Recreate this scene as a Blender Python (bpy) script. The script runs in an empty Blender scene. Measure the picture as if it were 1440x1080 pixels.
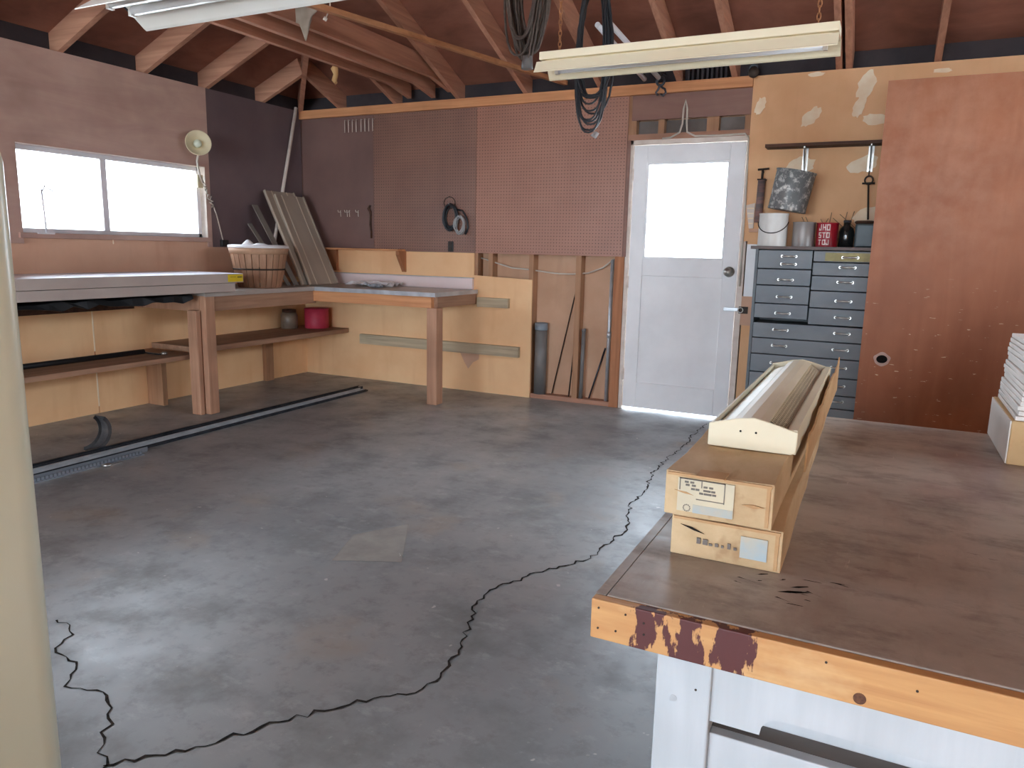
import bpy, bmesh, math, random
from mathutils import Vector, Matrix
random.seed(7)
SC = bpy.context.scene
COL = SC.collection
PI = math.pi
V = Vector

# ------------------------------------------------------------------ materials
def lin(c):
    return tuple((x/12.92 if x <= .04045 else ((x+.055)/1.055)**2.4) for x in (v/255 for v in c))
def rgba(c): return (*lin(c), 1)

class NT:
    def __init__(s, name):
        s.m = bpy.data.materials.new(name); s.m.use_nodes = True
        s.t = s.m.node_tree; s.t.nodes.clear()
        s.out = s.n('ShaderNodeOutputMaterial'); s.b = s.n('ShaderNodeBsdfPrincipled')
        s.l(s.b.outputs[0], s.out.inputs[0])
        s.tc = s.n('ShaderNodeTexCoord')
    def n(s, t, **k):
        x = s.t.nodes.new(t)
        for a, b in k.items(): setattr(x, a, b)
        return x
    def l(s, a, b): s.t.links.new(a, b)
    def noise(s, scale=(1,1,1), detail=4, rough=.55, off=(0,0,0), dist=0):
        mp = s.n('ShaderNodeMapping'); mp.inputs['Scale'].default_value = scale; mp.inputs['Location'].default_value = off
        s.l(s.tc.outputs['Object'], mp.inputs[0])
        nz = s.n('ShaderNodeTexNoise'); nz.inputs['Scale'].default_value = 1
        nz.inputs['Detail'].default_value = detail; nz.inputs['Roughness'].default_value = rough
        nz.inputs['Distortion'].default_value = dist
        s.l(mp.outputs[0], nz.inputs[0]); return nz.outputs[0]
    def ramp(s, fac, a, b, lo=.35, hi=.65):
        mr = s.n('ShaderNodeMapRange'); mr.inputs[1].default_value = lo; mr.inputs[2].default_value = hi
        s.l(fac, mr.inputs[0])
        return s.mix(mr.outputs[0], a, b)
    def rng(s, fac, lo, hi, to0=0., to1=1.):
        mr = s.n('ShaderNodeMapRange'); mr.inputs[1].default_value = lo; mr.inputs[2].default_value = hi
        mr.inputs[3].default_value = to0; mr.inputs[4].default_value = to1
        s.l(fac, mr.inputs[0]); return mr.outputs[0]
    def mix(s, fac, a, b):
        mx = s.n('ShaderNodeMix', data_type='RGBA')
        if isinstance(fac, (int, float)): mx.inputs[0].default_value = fac
        else: s.l(fac, mx.inputs[0])
        for v, i in ((a, 6), (b, 7)):
            if isinstance(v, tuple): mx.inputs[i].default_value = rgba(v)
            else: s.l(v, mx.inputs[i])
        return mx.outputs[2]
    def math(s, op, a, b=0.):
        x = s.n('ShaderNodeMath', operation=op)
        for v, i in ((a, 0), (b, 1)):
            if isinstance(v, (int, float)): x.inputs[i].default_value = v
            else: s.l(v, x.inputs[i])
        return x.outputs[0]
    def xyz(s):
        sp = s.n('ShaderNodeSeparateXYZ'); s.l(s.tc.outputs['Object'], sp.inputs[0]); return sp.outputs
    def col(s, c):
        if isinstance(c, tuple): s.b.inputs['Base Color'].default_value = rgba(c)
        else: s.l(c, s.b.inputs['Base Color'])
    def bump(s, h, st=.3, d=.01):
        b = s.n('ShaderNodeBump'); b.inputs['Strength'].default_value = st; b.inputs['Distance'].default_value = d
        s.l(h, b.inputs['Height']); s.l(b.outputs[0], s.b.inputs['Normal'])
    def fin(s, rough=.6, metal=0., spec=.5):
        if isinstance(rough, (int, float)): s.b.inputs['Roughness'].default_value = rough
        else: s.l(rough, s.b.inputs['Roughness'])
        s.b.inputs['Metallic'].default_value = metal
        s.b.inputs['Specular IOR Level'].default_value = spec
        return s.m

def plain(name, c, c2=None, scale=(4,4,4), rough=.6, metal=0., bump=0, spec=.4, lo=.35, hi=.65, detail=5):
    t = NT(name); nz = t.noise(scale, detail)
    c2 = c2 or tuple(max(0, int(v*.86)) for v in c)
    t.col(t.ramp(nz, c, c2, lo, hi))
    if bump: t.bump(nz, bump, .004)
    return t.fin(rough, metal, spec)
def wood(name, c, c2, axis='x', rough=.65, f=28, bump=.15):
    """grain runs along axis"""
    t = NT(name)
    sc = [f, f, f]; sc['xyz'.index(axis)] = 1.3
    g = t.noise(tuple(sc), 6, .6, dist=.4); big = t.noise((1.7,1.7,1.7), 3)
    a = t.ramp(g, c, c2, .3, .7)
    d = tuple(int(v*.8) for v in c2)
    t.col(t.mix(t.rng(big, .5, .75, 0, .55), a, d)); t.bump(g, bump, .003)
    return t.fin(rough, 0, .3)

M = {}
M['redwood_x'] = wood('rough red-brown lumber x', (206,156,128), (172,122,98), 'x')
M['redwood_y'] = wood('rough red-brown lumber y', (196,142,114), (160,110,88), 'y')
M['fir_x'] = wood('orange fir x', (222,160,112), (190,126,84), 'x')
M['fir_z'] = wood('orange fir z', (188,128,90), (152,98,66), 'z')
M['leg_z'] = wood('brown leg wood', (200,154,124), (168,122,96), 'z')
M['leg_y'] = wood('brown shelf wood', (182,142,114), (146,108,86), 'y')
M['stud_z'] = wood('pink stud wood', (190,146,112), (160,116,86), 'z')
M['stud_x'] = wood('pink header wood', (190,146,122), (166,120,98), 'x')
M['grey_plank'] = wood('weathered grey plank', (206,186,154), (156,140,118), 'x', f=36)
M['dark_wood'] = wood('dark stained board', (92,62,46), (60,40,32), 'x')
M['brace'] = wood('tan brace wood', (186,130,88), (150,98,64), 'y')

def sheathing():
    t = NT('roof sheathing boards')
    g = t.noise((2.2, 2.2, 9), 6, .6, dist=.6); big = t.noise((.9,.9,.9), 4)
    a = t.ramp(g, (160,106,86), (124,80,66), .3, .7)
    b = t.mix(t.rng(big, .48, .68, 0, .75), a, (92,56,46))
    t.col(b); t.bump(g, .2, .004); return t.fin(.75, 0, .2)
M['sheath'] = sheathing()
M['soffit'] = plain('dark soffit paint', (62,54,56), (44,40,44), rough=.8)

def kraft(name, c, c2, patch):
    t = NT(name); nz = t.noise((2.2,2.2,2.2), 5); st = t.noise((9,9,1.2), 3)
    a = t.ramp(nz, c, c2, .35, .65)
    t.col(t.mix(t.rng(st, .55, .75, 0, .4), a, patch)); return t.fin(.72, 0, .3)
M['kraft'] = kraft('kraft paper wallboard', (246,202,154), (236,186,138), (224,170,124))
M['kraft2'] = kraft('tan paper drywall', (236,188,142), (224,172,126), (214,160,118))
M['kraft_pink'] = kraft('pinkish paper and flare tint', (220,178,150), (206,162,136), (194,148,122))
M['bay'] = kraft('brown building board', (212,172,142), (196,156,126), (182,142,114))
M['bay_grey'] = plain('grey sheathing', (130,122,116), (108,98,92), rough=.8)
M['mud'] = plain('joint compound', (250,232,204), (242,216,182), (12,12,12), rough=.85)

def plyw(name, c, c2, dk, flecks=False, axis='z'):
    t = NT(name)
    sc = [7,7,7]; sc['xyz'.index(axis)] = 1.1
    g = t.noise(tuple(sc), 6, .6, dist=.8); big = t.noise((1.3,1.3,1.3), 4, .6)
    a = t.ramp(g, c, c2, .3, .7)
    b = t.mix(t.rng(big, .45, .7, 0, .7), a, dk)
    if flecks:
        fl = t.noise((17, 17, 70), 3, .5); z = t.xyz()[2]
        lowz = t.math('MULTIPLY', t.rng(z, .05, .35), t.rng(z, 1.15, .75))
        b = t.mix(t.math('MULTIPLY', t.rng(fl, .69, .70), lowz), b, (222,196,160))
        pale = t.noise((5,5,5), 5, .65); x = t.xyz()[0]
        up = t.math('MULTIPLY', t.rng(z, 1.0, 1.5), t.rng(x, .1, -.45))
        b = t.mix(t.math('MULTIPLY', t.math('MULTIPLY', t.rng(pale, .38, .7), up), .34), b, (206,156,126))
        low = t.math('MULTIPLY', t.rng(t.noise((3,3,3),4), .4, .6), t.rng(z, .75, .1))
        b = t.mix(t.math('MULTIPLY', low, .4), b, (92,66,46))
    t.col(b); t.bump(g, .06, .003); return t.fin(.5, 0, .35)
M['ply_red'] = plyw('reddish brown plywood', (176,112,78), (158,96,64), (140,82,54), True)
M['ply_mauve'] = plyw('brown weathered plywood', (204,172,156), (184,150,138), (158,124,112), axis='y')
M['ply_over'] = plyw('grey brown plywood', (150,112,98), (130,94,82), (116,82,74), axis='x')
M['hardboard'] = plain('dark hardboard', (116,98,98), (100,82,84), (1.5,1.5,1.5), rough=.42, spec=.5)

M['hardboard_b'] = plain('corner hardboard', (128,98,90), (110,84,78), (1.5,1.5,1.5), rough=.42, spec=.5)
def pegboard(name, c, c2):
    t = NT(name); x, y, z = t.xyz()
    p = .0254
    def cell(s): return t.math('SUBTRACT', t.math('FRACT', t.math('DIVIDE', t.math('ADD', s, 10.), p)), .5)
    a, b = cell(x), cell(z)
    d = t.math('SQRT', t.math('ADD', t.math('MULTIPLY', a, a), t.math('MULTIPLY', b, b)))
    hole = t.rng(d, .15, .11)
    nz = t.noise((1.6,1.6,1.6), 5)
    t.col(t.mix(hole, t.ramp(nz, c, c2), (26,18,15)))
    t.bump(t.math('SUBTRACT', 1., hole), .5, .003)
    return t.fin(.38, 0, .5)
M['peg_a'] = pegboard('dark perforated board', (146,108,92), (126,92,80))
M['peg_b'] = pegboard('brown perforated board', (172,124,104), (156,110,92))

def concrete():
    t = NT('stained concrete'); 
    n1 = t.noise((.8,.8,.8), 6, .6); n2 = t.noise((3.2,3.2,3.2), 7, .65); n3 = t.noise((40,40,40), 3)
    a = t.ramp(n1, (160,163,162), (134,137,138), .35, .65)
    b = t.mix(t.rng(n2, .5, .72, 0, .7), a, (106,108,104))
    c = t.mix(t.rng(t.noise((1.9,1.9,1.9), 5, .6, off=(5,3,0)), .58, .7, 0, .5), b, (160,146,128))
    c = t.mix(t.rng(t.noise((13,13,13), 6, .7, off=(3,8,0)), .52, .68, 0, .5), c, (112,112,108))
    c = t.mix(t.rng(t.noise((7,11,7), 6, .7, off=(1,4,0)), .56, .7, 0, .45), c, (182,184,184))
    d = t.mix(t.rng(n3, .68, .75, 0, .35), c, (182,180,176))
    sp = t.noise((22,22,22), 2, .4, off=(9,2,0))
    d = t.mix(t.rng(sp, .76, .78, 0, .8), d, (205,200,196))
    t.col(d); t.bump(n2, .12, .006)
    return t.fin(t.rng(n2, .3, .7, .28, .55), 0, .6)
M['concrete'] = concrete()
M['driveway'] = plain('driveway concrete', (196,194,190), (176,174,170), rough=.9)
M['crack'] = plain('crack grit', (62,55,50), (30,27,25), (60,60,60), rough=.95, spec=.1)
M['mortar'] = plain('pale mortar smear', (156,152,144), (138,134,128), (9,9,9), rough=.7)

M['mortar_pale'] = plain('pale scuff', (206,204,198), (190,188,182), rough=.8)
M['white_paint'] = plain('dirty white paint', (244,243,243), (234,233,233), (3,3,3), rough=.45, spec=.45)
M['white_wood'] = wood('white painted wood', (206,210,214), (188,194,198), 'z', rough=.5, f=14, bump=.05)
M['frame_white'] = plain('pale painted trim', (232,218,206), (214,198,184), (6,6,14), rough=.55)
M['alu'] = plain('mill aluminium', (238,234,236), (222,218,220), rough=.4, metal=.25)
M['steel'] = plain('galvanised steel', (206,208,210), (180,184,188), (14,14,14), rough=.36, metal=.45)
M['darksteel'] = plain('black oiled steel', (82,86,92), (54,56,62), (10,10,10), rough=.3, metal=.6)
M['dullsteel'] = plain('dull dark steel', (98,96,96), (70,68,70), (12,12,12), rough=.45, metal=.4)
M['chrome'] = plain('worn chrome', (206,204,198), (170,166,160), (20,20,20), rough=.34, metal=.9)
M['rust'] = plain('dark iron', (70,58,50), (48,40,36), (14,14,14), rough=.6, metal=.5)
M['cream'] = plain('cream enamel', (224,232,212), (216,222,204), (1.5,1.5,1.5), rough=.28, spec=.5)
M['fixture'] = plain('yellowed fixture enamel', (244,234,204), (236,222,190), (2,2,2), rough=.35)
M['fixture_w'] = plain('white fixture enamel', (248,246,240), (240,237,228), (2,2,2), rough=.35)
M['tube'] = plain('fluorescent tube glass', (244,244,242), (236,236,236), rough=.2)
M['heater'] = plain('ivory heater enamel', (226,216,188), (216,204,174), (3,3,3), rough=.4)
M['heater_dirty'] = plain('dusty ivory enamel', (226,214,188), (206,192,164), (5,2,5), rough=.5)
M['black'] = plain('black rubber', (34,34,36), (24,24,26), rough=.5)
M['blackcord'] = plain('black cord', (48,50,54), (34,36,40), rough=.42)
M['browncord'] = plain('dusty brown cord', (98,84,74), (74,62,56), (20,20,20), rough=.6)
M['greycord'] = plain('grey cord', (176,174,172), (150,148,146), rough=.5)
M['whitecord'] = plain('off white cable', (214,204,190), (194,182,168), rough=.5)
M['laminate'] = plain('grey brown laminate', (176,166,158), (160,150,142), (5,5,5), rough=.34, spec=.5)
M['edge'] = plain('metal counter edging', (206,210,216), (176,180,186), (7,7,7), rough=.28, metal=.4)
M['lilac'] = plain('pale lilac laminate', (234,214,210), (224,204,200), (2,2,2), rough=.4)
M['panel_top'] = plain('white laminate face', (226,226,234), (214,214,222), rough=.3)
M['panel_edge'] = plain('taupe carton edge', (190,176,166), (176,162,154), (1,3,3), rough=.6)
M['yellow'] = plain('yellow sticker', (226,196,40), (214,184,34), rough=.5)
M['ink'] = plain('dark print', (52,50,54), (40,38,42), rough=.7)
M['ink_soft'] = plain('faded print', (108,102,98), (120,112,104), (60,60,60), rough=.8)
M['basket'] = wood('basket slat wood', (186,146,116), (150,110,86), 'z', f=18)
M['basket_band'] = wood('basket band', (196,158,126), (168,130,104), 'x', f=14)
M['plastic_white'] = plain('white plastic lid', (230,226,226), (216,212,212), rough=.4)
M['slat'] = plain('grey grooved panel', (172,158,142), (156,142,128), (3,3,1), rough=.5)
M['slat_line'] = plain('pale groove strip', (206,192,172), (194,180,160), rough=.5)
M['slat_dark'] = plain('dull grey slat', (140,132,122), (118,110,104), rough=.5)
M['lamp'] = plain('cream lamp shade', (222,210,176), (208,194,160), rough=.4)
M['pink'] = plain('pinkish red paper wrap', (206,66,90), (190,54,78), (12,12,12), rough=.5)
M['jar'] = plain('murky plastic jar', (140,122,104), (118,100,86), (14,14,14), rough=.35)
M['foil'] = plain('crumpled foil sheet', (252,251,251), (222,220,224), (18,18,18), rough=.25, metal=.1)
M['teal'] = plain('grey blue cabinet paint', (120,126,130), (108,114,120), (5,5,5), rough=.5)
M['teal2'] = plain('grey blue drawer paint', (128,133,136), (114,120,126), (3,3,6), rough=.48)
M['tealtop'] = plain('cabinet top board', (112,98,92), (94,80,76), rough=.55)
M['label'] = plain('olive label strip', (178,166,116), (150,140,96), (16,16,16), rough=.6)
def galv():
    t = NT('mottled galvanised metal'); a = t.noise((22,22,22), 6, .7); b = t.noise((7,7,7), 3)
    t.col(t.mix(t.rng(b, .4, .65, 0, .5), t.ramp(a, (118,118,116), (226,222,214), .5, .62), (96,98,98)))
    return t.fin(.5, .35, .4)
M['galv'] = galv()
M['white_can'] = plain('white bucket paint', (232,230,224), (220,216,208), (5,5,5), rough=.35)
M['tin'] = plain('dull tin', (166,160,156), (148,142,138), (8,8,3), rough=.42, metal=.35)
M['red'] = plain('red can paint', (178,34,50), (150,26,40), (6,6,6), rough=.35)
M['lettering'] = plain('white lettering', (238,222,216), (226,206,200), rough=.5)
M['tealbox'] = plain('dark teal box', (70,84,88), (56,68,72), (6,6,6), rough=.4)
M['glass_dark'] = plain('dark bottle glass', (40,42,40), (26,28,28), rough=.12, spec=.7)
M['caulk'] = plain('faded tube wrapper', (150,112,104), (112,98,96), (2,2,16), rough=.5, lo=.45, hi=.55)
M['twig'] = plain('dry twig', (168,140,110), (140,112,88), rough=.8)
M['outlet'] = plain('dark outlet plate', (48,44,42), (36,34,32), rough=.4)
M['pvc'] = plain('dusty grey pipe', (128,124,120), (106,102,100), (6,6,2), rough=.42)
M['pvc_cap'] = plain('pale blue grey coupling', (146,154,160), (130,138,146), rough=.4)
M['rag'] = plain('grey paper scrap', (168,154,138), (146,132,118), (10,10,10), rough=.9)
M['tan'] = plain('tan paper scrap', (206,164,112), (184,142,94), rough=.9)

def tabletop():
    t = NT('worn bench top')
    n1 = t.noise((2.2,3.4,2), 6, .65); n2 = t.noise((6,11,6), 7, .7); n3 = t.noise((30,90,30), 4, .6)
    a = t.ramp(n1, (182,172,160), (152,142,132), .35, .65)
    b = t.mix(t.rng(n2, .5, .68, 0, .7), a, (114,104,95))
    c = t.mix(t.rng(t.noise((3.1,1.7,3), 4, .6, off=(4,1,2)), .56, .7, 0, .6), b, (146,122,120))
    d = t.mix(t.rng(n3, .66, .74, 0, .4), c, (206,186,166))
    d = t.mix(t.rng(t.noise((60,7,60), 4, .7, off=(1,1,1)), .68, .74, 0, .5), d, (212,196,180))
    d = t.mix(t.rng(t.noise((9,3,9), 6, .7, off=(6,1,3)), .5, .64, 0, .45), d, (140,124,112))
    e = t.mix(t.rng(t.noise((14,38,14), 5, .7, off=(2,7,0)), .66, .72, 0, .5), d, (82,68,58))
    t.col(e); t.bump(n2, .18, .003)
    return t.fin(t.rng(n2, .3, .7, .34, .6), 0, .5)
M['tabletop'] = tabletop()
def fascia():
    t = NT('stained pine edging')
    g = t.noise((2.6,30,34), 6, .6, dist=.6); x, y, z = t.xyz()
    base = t.ramp(g, (210,160,104), (186,132,82), .32, .7)
    big = t.noise((5,5,9), 4)
    base = t.mix(t.rng(big, .5, .66, 0, .55), base, (186,122,70))
    base = t.mix(t.rng(t.noise((4,30,7), 5, .6, off=(7,0,2)), .5, .62, 0, .6), base, (226,190,140))
    sp = t.noise((24,21,9), 5, .62, off=(3.3,0,1.7))
    win = t.math('MULTIPLY', t.rng(x, -.755, -.68), t.rng(x, -.47, -.53))
    top = t.rng(z, .01, .068, -.035, .085)
    s = t.math('ADD', t.math('ADD', sp, top), t.math('MULTIPLY', t.math('SUBTRACT', win, 1.), .4))
    c = t.mix(t.rng(s, .518, .54), base, (88,44,42))
    t.col(c); t.bump(g, .12, .003); return t.fin(.5, 0, .4)
M['fascia'] = fascia()
def carton(name, c, c2):
    t = NT(name); n = t.noise((7,3,9), 6, .65); k = t.noise((18,5,18), 4)
    a = t.ramp(n, c, c2, .35, .65)
    t.col(t.mix(t.rng(k, .58, .7, 0, .5), a, (150,112,76))); t.bump(n, .2, .004); return t.fin(.75, 0, .2)
M['carton'] = carton('aged cardboard', (208,182,144), (186,156,118))
M['carton2'] = carton('brown cardboard', (198,160,118), (180,140,98))
M['carton3'] = carton('smooth tan cardboard', (212,180,134), (202,168,122))
M['carton_lbl'] = plain('pale blue carton print', (166,180,184), (186,180,164), (26,26,26), rough=.7)
M['carton_wht'] = plain('faded label paper', (212,200,172), (200,190,166), (14,14,14), rough=.75)
M['tile'] = plain('white tile', (232,228,222), (220,214,206), (4,4,4), rough=.4)
M['knot'] = plain('pine knot', (112,70,44), (78,46,30), (160,160,160), rough=.6)
M['hole'] = plain('dark cavity', (26,18,14), (18,12,10), rough=.9)
M['shadowgap'] = plain('unpainted drawer inside', (120,108,96), (100,90,80), rough=.8)
def glass():
    t = NT('window glass'); tr = t.n('ShaderNodeBsdfTransparent'); gl = t.n('ShaderNodeBsdfGlossy'); gl.inputs['Roughness'].default_value = .02
    fr = t.n('ShaderNodeFresnel'); fr.inputs[0].default_value = 1.45
    mx = t.n('ShaderNodeMixShader'); t.l(fr.outputs[0], mx.inputs[0]); t.l(tr.outputs[0], mx.inputs[1]); t.l(gl.outputs[0], mx.inputs[2])
    t.l(mx.outputs[0], t.out.inputs[0]); return t.m
M['glass'] = glass()

# ------------------------------------------------------------------ mesh builder
class MB:
    def __init__(s): s.v = []; s.f = []; s.s = []
    def add(s, vs, fs, smooth=False):
        o = len(s.v); s.v += [V(p) for p in vs]
        s.f += [tuple(i+o for i in f) for f in fs]; s.s += [smooth]*len(fs); return s
    def box(s, x0, x1, y0, y1, z0, z1):
        return s.add([(x0,y0,z0),(x1,y0,z0),(x1,y1,z0),(x0,y1,z0),(x0,y0,z1),(x1,y0,z1),(x1,y1,z1),(x0,y1,z1)],
                     [(3,2,1,0),(4,5,6,7),(0,1,5,4),(1,2,6,5),(2,3,7,6),(3,0,4,7)])
    def prism(s, poly, axis, a, b):
        """poly: 2-D points in the two other axes (x<y<z order)"""
        def P(q, t):
            l = list(q); l.insert('xyz'.index(axis), t); return l
        n = len(poly); vs = [P(q, a) for q in poly] + [P(q, b) for q in poly]
        fs = [tuple(range(n))[::-1], tuple(range(n, 2*n))] + [(i, (i+1)%n, n+(i+1)%n, n+i) for i in range(n)]
        return s.add(vs, fs)
    def beam(s, p0, p1, w, h, up=(0,0,1)):
        """bar from p0 to p1; the points lie on the middle of its underside"""
        p0, p1 = V(p0), V(p1); d = (p1-p0).normalized(); r = d.cross(V(up)).normalized(); u = r.cross(d)
        vs = [p + r*a*w/2 + u*b*h for p in (p0, p1) for a, b in ((-1,0),(1,0),(1,1),(-1,1))]
        return s.add(vs, [(3,2,1,0),(4,5,6,7),(0,1,5,4),(1,2,6,5),(2,3,7,6),(3,0,4,7)])
    def cyl(s, p0, p1, r0, r1=None, n=20, cap=True):
        return s.tube([p0, p1], [r0, r0 if r1 is None else r1], n, cap)
    def tube(s, path, r, n=8, cap=True, closed=False):
        P = [V(p) for p in path]; m = len(P)
        R = r if isinstance(r, (list, tuple)) else [r]*m
        nv = None; o = len(s.v); vs = []; fs = []
        for i in range(m):
            if closed: t = P[(i+1) % m]-P[i-1]
            else: t = P[min(i+1, m-1)]-P[max(i-1, 0)]
            t = t.normalized() if t.length > 1e-9 else V((0,0,1))
            if nv is None:
                a = V((0,0,1)) if abs(t.z) < .9 else V((1,0,0)); nv = t.cross(a).normalized()
            nv = nv - t*nv.dot(t); nv = nv.normalized() if nv.length > 1e-6 else t.orthogonal().normalized()
            b = t.cross(nv)
            vs += [P[i] + (nv*math.cos(2*PI*k/n) + b*math.sin(2*PI*k/n))*R[i] for k in range(n)]
        for i in range(m if closed else m-1):
            j = (i+1) % m
            fs += [(i*n+k, i*n+(k+1)%n, j*n+(k+1)%n, j*n+k) for k in range(n)]
        s.add(vs, fs, True)
        if cap and not closed: s.add([], [tuple(o+k for k in range(n))[::-1]] ) if False else s._cap(o, n, m)
        return s
    def _cap(s, o, n, m):
        s.f += [tuple(o+k for k in range(n))[::-1], tuple(o+(m-1)*n+k for k in range(n))]; s.s += [False, False]
    def lathe(s, prof, c=(0,0,0), n=32, rot=None, wob=0):
        c = V(c); vs = []; m = len(prof)
        for r, z in prof:
            for k in range(n):
                a = 2*PI*k/n; p = V((r*math.cos(a), r*math.sin(a), z))
                vs.append(c + (rot @ p if rot else p))
        fs = [(i*n+k, i*n+(k+1)%n, (i+1)*n+(k+1)%n, (i+1)*n+k) for i in range(m-1) for k in range(n)]
        o = len(s.v); s.add(vs, fs, True)
        if prof[0][0] > 1e-5: s.f.append(tuple(o+k for k in range(n))[::-1]); s.s.append(False)
        if prof[-1][0] > 1e-5: s.f.append(tuple(o+(m-1)*n+k for k in range(n))); s.s.append(False)
        return s
    def xf(s, mat):
        s.v = [mat @ p for p in s.v]; return s
    def build(s, name, mat, parent=None, bevel=0, label=None, seg=2, origin=None):
        me = bpy.data.meshes.new(name)
        if parent is not None: o = W[parent]
        elif origin is not None: o = V(origin)
        else:
            xs = [[p[i] for p in s.v] for i in range(3)]
            o = V(((min(xs[0])+max(xs[0]))/2, (min(xs[1])+max(xs[1]))/2, min(xs[2])))
        me.from_pydata([p-o for p in s.v], [], s.f); me.validate()
        if len(me.polygons) == len(s.s):
            for p, q in zip(me.polygons, s.s): p.use_smooth = q
        bm = bmesh.new(); bm.from_mesh(me); bmesh.ops.recalc_face_normals(bm, faces=bm.faces); bm.to_mesh(me); bm.free()
        me.materials.append(M[mat] if isinstance(mat, str) else mat)
        ob = bpy.data.objects.new(name, me); COL.objects.link(ob)
        if parent is not None: ob.parent = parent; ob.location = (0,0,0)
        else: ob.location = o
        W[ob] = o
        if bevel:
            b = ob.modifiers.new('edge', 'BEVEL'); b.width = bevel; b.segments = seg; b.limit_method = 'ANGLE'; b.angle_limit = .6
        if label: ob['label'] = label
        return ob
W = {}
def B(*a): return MB().box(*a)
def thing(name, loc, label, cat, group=None):
    o = bpy.data.objects.new(name, None); COL.objects.link(o); o.location = loc; o.empty_display_size = .05
    W[o] = V(loc); return tag(o, label, cat, group)
def tag(o, label, cat, group=None):
    o['label'] = label; o['category'] = cat
    if group: o['group'] = group
    return o
def struct(o): o['kind'] = 'structure'; return o
def dup(o, off, label=None):
    c = o.copy(); COL.objects.link(c); c.location = o.location + V(off); W[c] = W[o] + V(off)
    if label: c['label'] = label
    for ch in list(o.children):
        d = ch.copy(); COL.objects.link(d); d.parent = c
        for g in list(ch.children):
            e = g.copy(); COL.objects.link(e); e.parent = d
    return c

# ------------------------------------------------------------------ setting
WX, FY, H, SL = 6.8, -12.0, 2.44, .417      # room width, front wall y, plate height, roof pitch
floor = struct(B(-.1, WX+.1, FY, .35, -.15, 0).build('floor', 'concrete', origin=(0,0,0)))
struct(B(-25, 30, -40, FY-.001, -.2, -.02).box(-25, -.1, FY, 25, -.2, -.02).box(WX+.1, 30, FY, 25, -.2, -.02).box(-.1, WX+.1, .35, 25, -.2, -.02)
       .build('ground', 'driveway', origin=(0,0,0)))
# crack in the slab: a thin jagged line of grit
def crack(pts, w0):
    P = [V((x, y, 0)) for x, y in pts]; Q = []
    for a, b in zip(P, P[1:]):
        k = max(2, int((b-a).length/.022)); d = (b-a).normalized(); n = V((-d.y, d.x, 0))
        for i in range(k): Q.append(a.lerp(b, i/k) + n*random.uniform(-.013, .013))
    Q.append(P[-1]); m = MB(); vs = []; fs = []
    for i, q in enumerate(Q):
        t = (Q[min(i+1, len(Q)-1)]-Q[max(i-1, 0)]).normalized(); n = V((-t.y, t.x, 0))
        w = w0*random.uniform(.35, 1.6)
        vs += [q+n*w/2+V((0,0,.0012)), q-n*w/2+V((0,0,.0012))]
    fs = [(2*i, 2*i+1, 2*i+3, 2*i+2) for i in range(len(Q)-1)]
    return m.add(vs, fs)
crack([(3.45,-4.62),(3.588,-4.472),(3.689,-4.322),(3.795,-4.168),(3.93,-4.02),(3.96,-3.95),(3.932,-3.75),(3.835,-3.5),(3.824,-3.357),(3.93,-3.1),(4.043,-2.906),
       (4.06,-2.7),(4.073,-2.53),(3.99,-2.2),(3.982,-1.946),(3.931,-1.564),(3.93,-1.2),(3.951,-.975),(3.93,-.6),(3.941,-.2)], .007).build('crack', 'crack', floor)
crack([(2.679,-4.237),(2.79,-4.26),(2.87,-4.36),(3.0,-4.37),(3.06,-4.45),(3.18,-4.43),(3.302,-4.496),(3.36,-4.56),(3.45,-4.62),(3.52,-4.75),(3.6,-4.9)], .006).build('crack', 'crack', floor)
MB().add([(3.054,-3.172,.0008),(3.19,-2.95,.0008),(3.40,-3.31,.0008),(3.15,-3.43,.0008)], [(0,3,2,1)]).build('mortar_patch', 'mortar', floor)
MB().tube([(3.30,-3.24,.0012),(3.335,-3.235,.0012),(3.36,-3.26,.0012),(3.355,-3.30,.0012)], [.004,.012,.014,.006], 4).xf(Matrix.Diagonal((1,1,.06,1))).build('paint_mark', 'mortar_pale', floor)

# left wall with the sliding window opening  (y -2.63..-1.15, z 1.27..1.83)
wy0, wy1, wz0, wz1 = -2.63, -1.15, 1.27, 1.83
vy0, vy1, vz1 = -9.5, -4.75, 2.34            # unseen larger window, added further along this wall to light the room
wl = struct(MB().box(-.1,0,FY,.35,0,wz0).box(-.1,0,vy1,wy0,wz0,wz1).box(-.1,0,wy1,.35,wz0,wz1).box(-.1,0,vy1,.35,wz1,H)
            .box(-.1,0,FY,vy0,wz0,H).box(-.1,0,vy0,vy1,vz1,H)
            .build('wall_left', 'kraft_pink', origin=(0,0,0)))  # pinkish tone puts the purple flare around the window into the wall colour
B(0,.012,vy1,-1.105,wz1,H).box(0,.012,vy1,wy0,1.2,wz1).build('plywood_panel', 'ply_mauve', wl, label='brown plywood above the window')
B(0,.010,-1.103,-.012,1.195,H).build('hardboard_panel', 'hardboard', wl, label='dark hardboard sheet')
B(0,.012,-1.15,-1.105,1.195,wz1).build('trim_strip', 'ply_mauve', wl)
B(0,.008,-2.20,-.012,0,.93).build('wallboard_panel', 'kraft', wl)
B(0,.008,-4.6,-2.208,0,.93).build('wallboard_panel', 'kraft', wl)
for yy, z0, z1 in ((-2.204,.05,.3),(-2.204,.45,.75),(-2.0,1.205,1.25)):
    B(.008,.0095,yy-.005,yy+.005,z0,z1).build('joint_smear', 'mud', wl)
win = struct(MB().box(-.085,-.05,wy0,wy1,wz0,wz0+.03).box(-.085,-.05,wy0,wy1,wz1-.035,wz1).box(-.085,-.05,wy0,wy0+.03,wz0,wz1).box(-.085,-.05,wy1-.035,wy1,wz0,wz1)
             .build('window_1', 'alu', bevel=.003))
B(-.08,-.045,-2.02,-1.975,wz0+.03,wz1-.035).build('mullion', 'alu', win)
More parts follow.
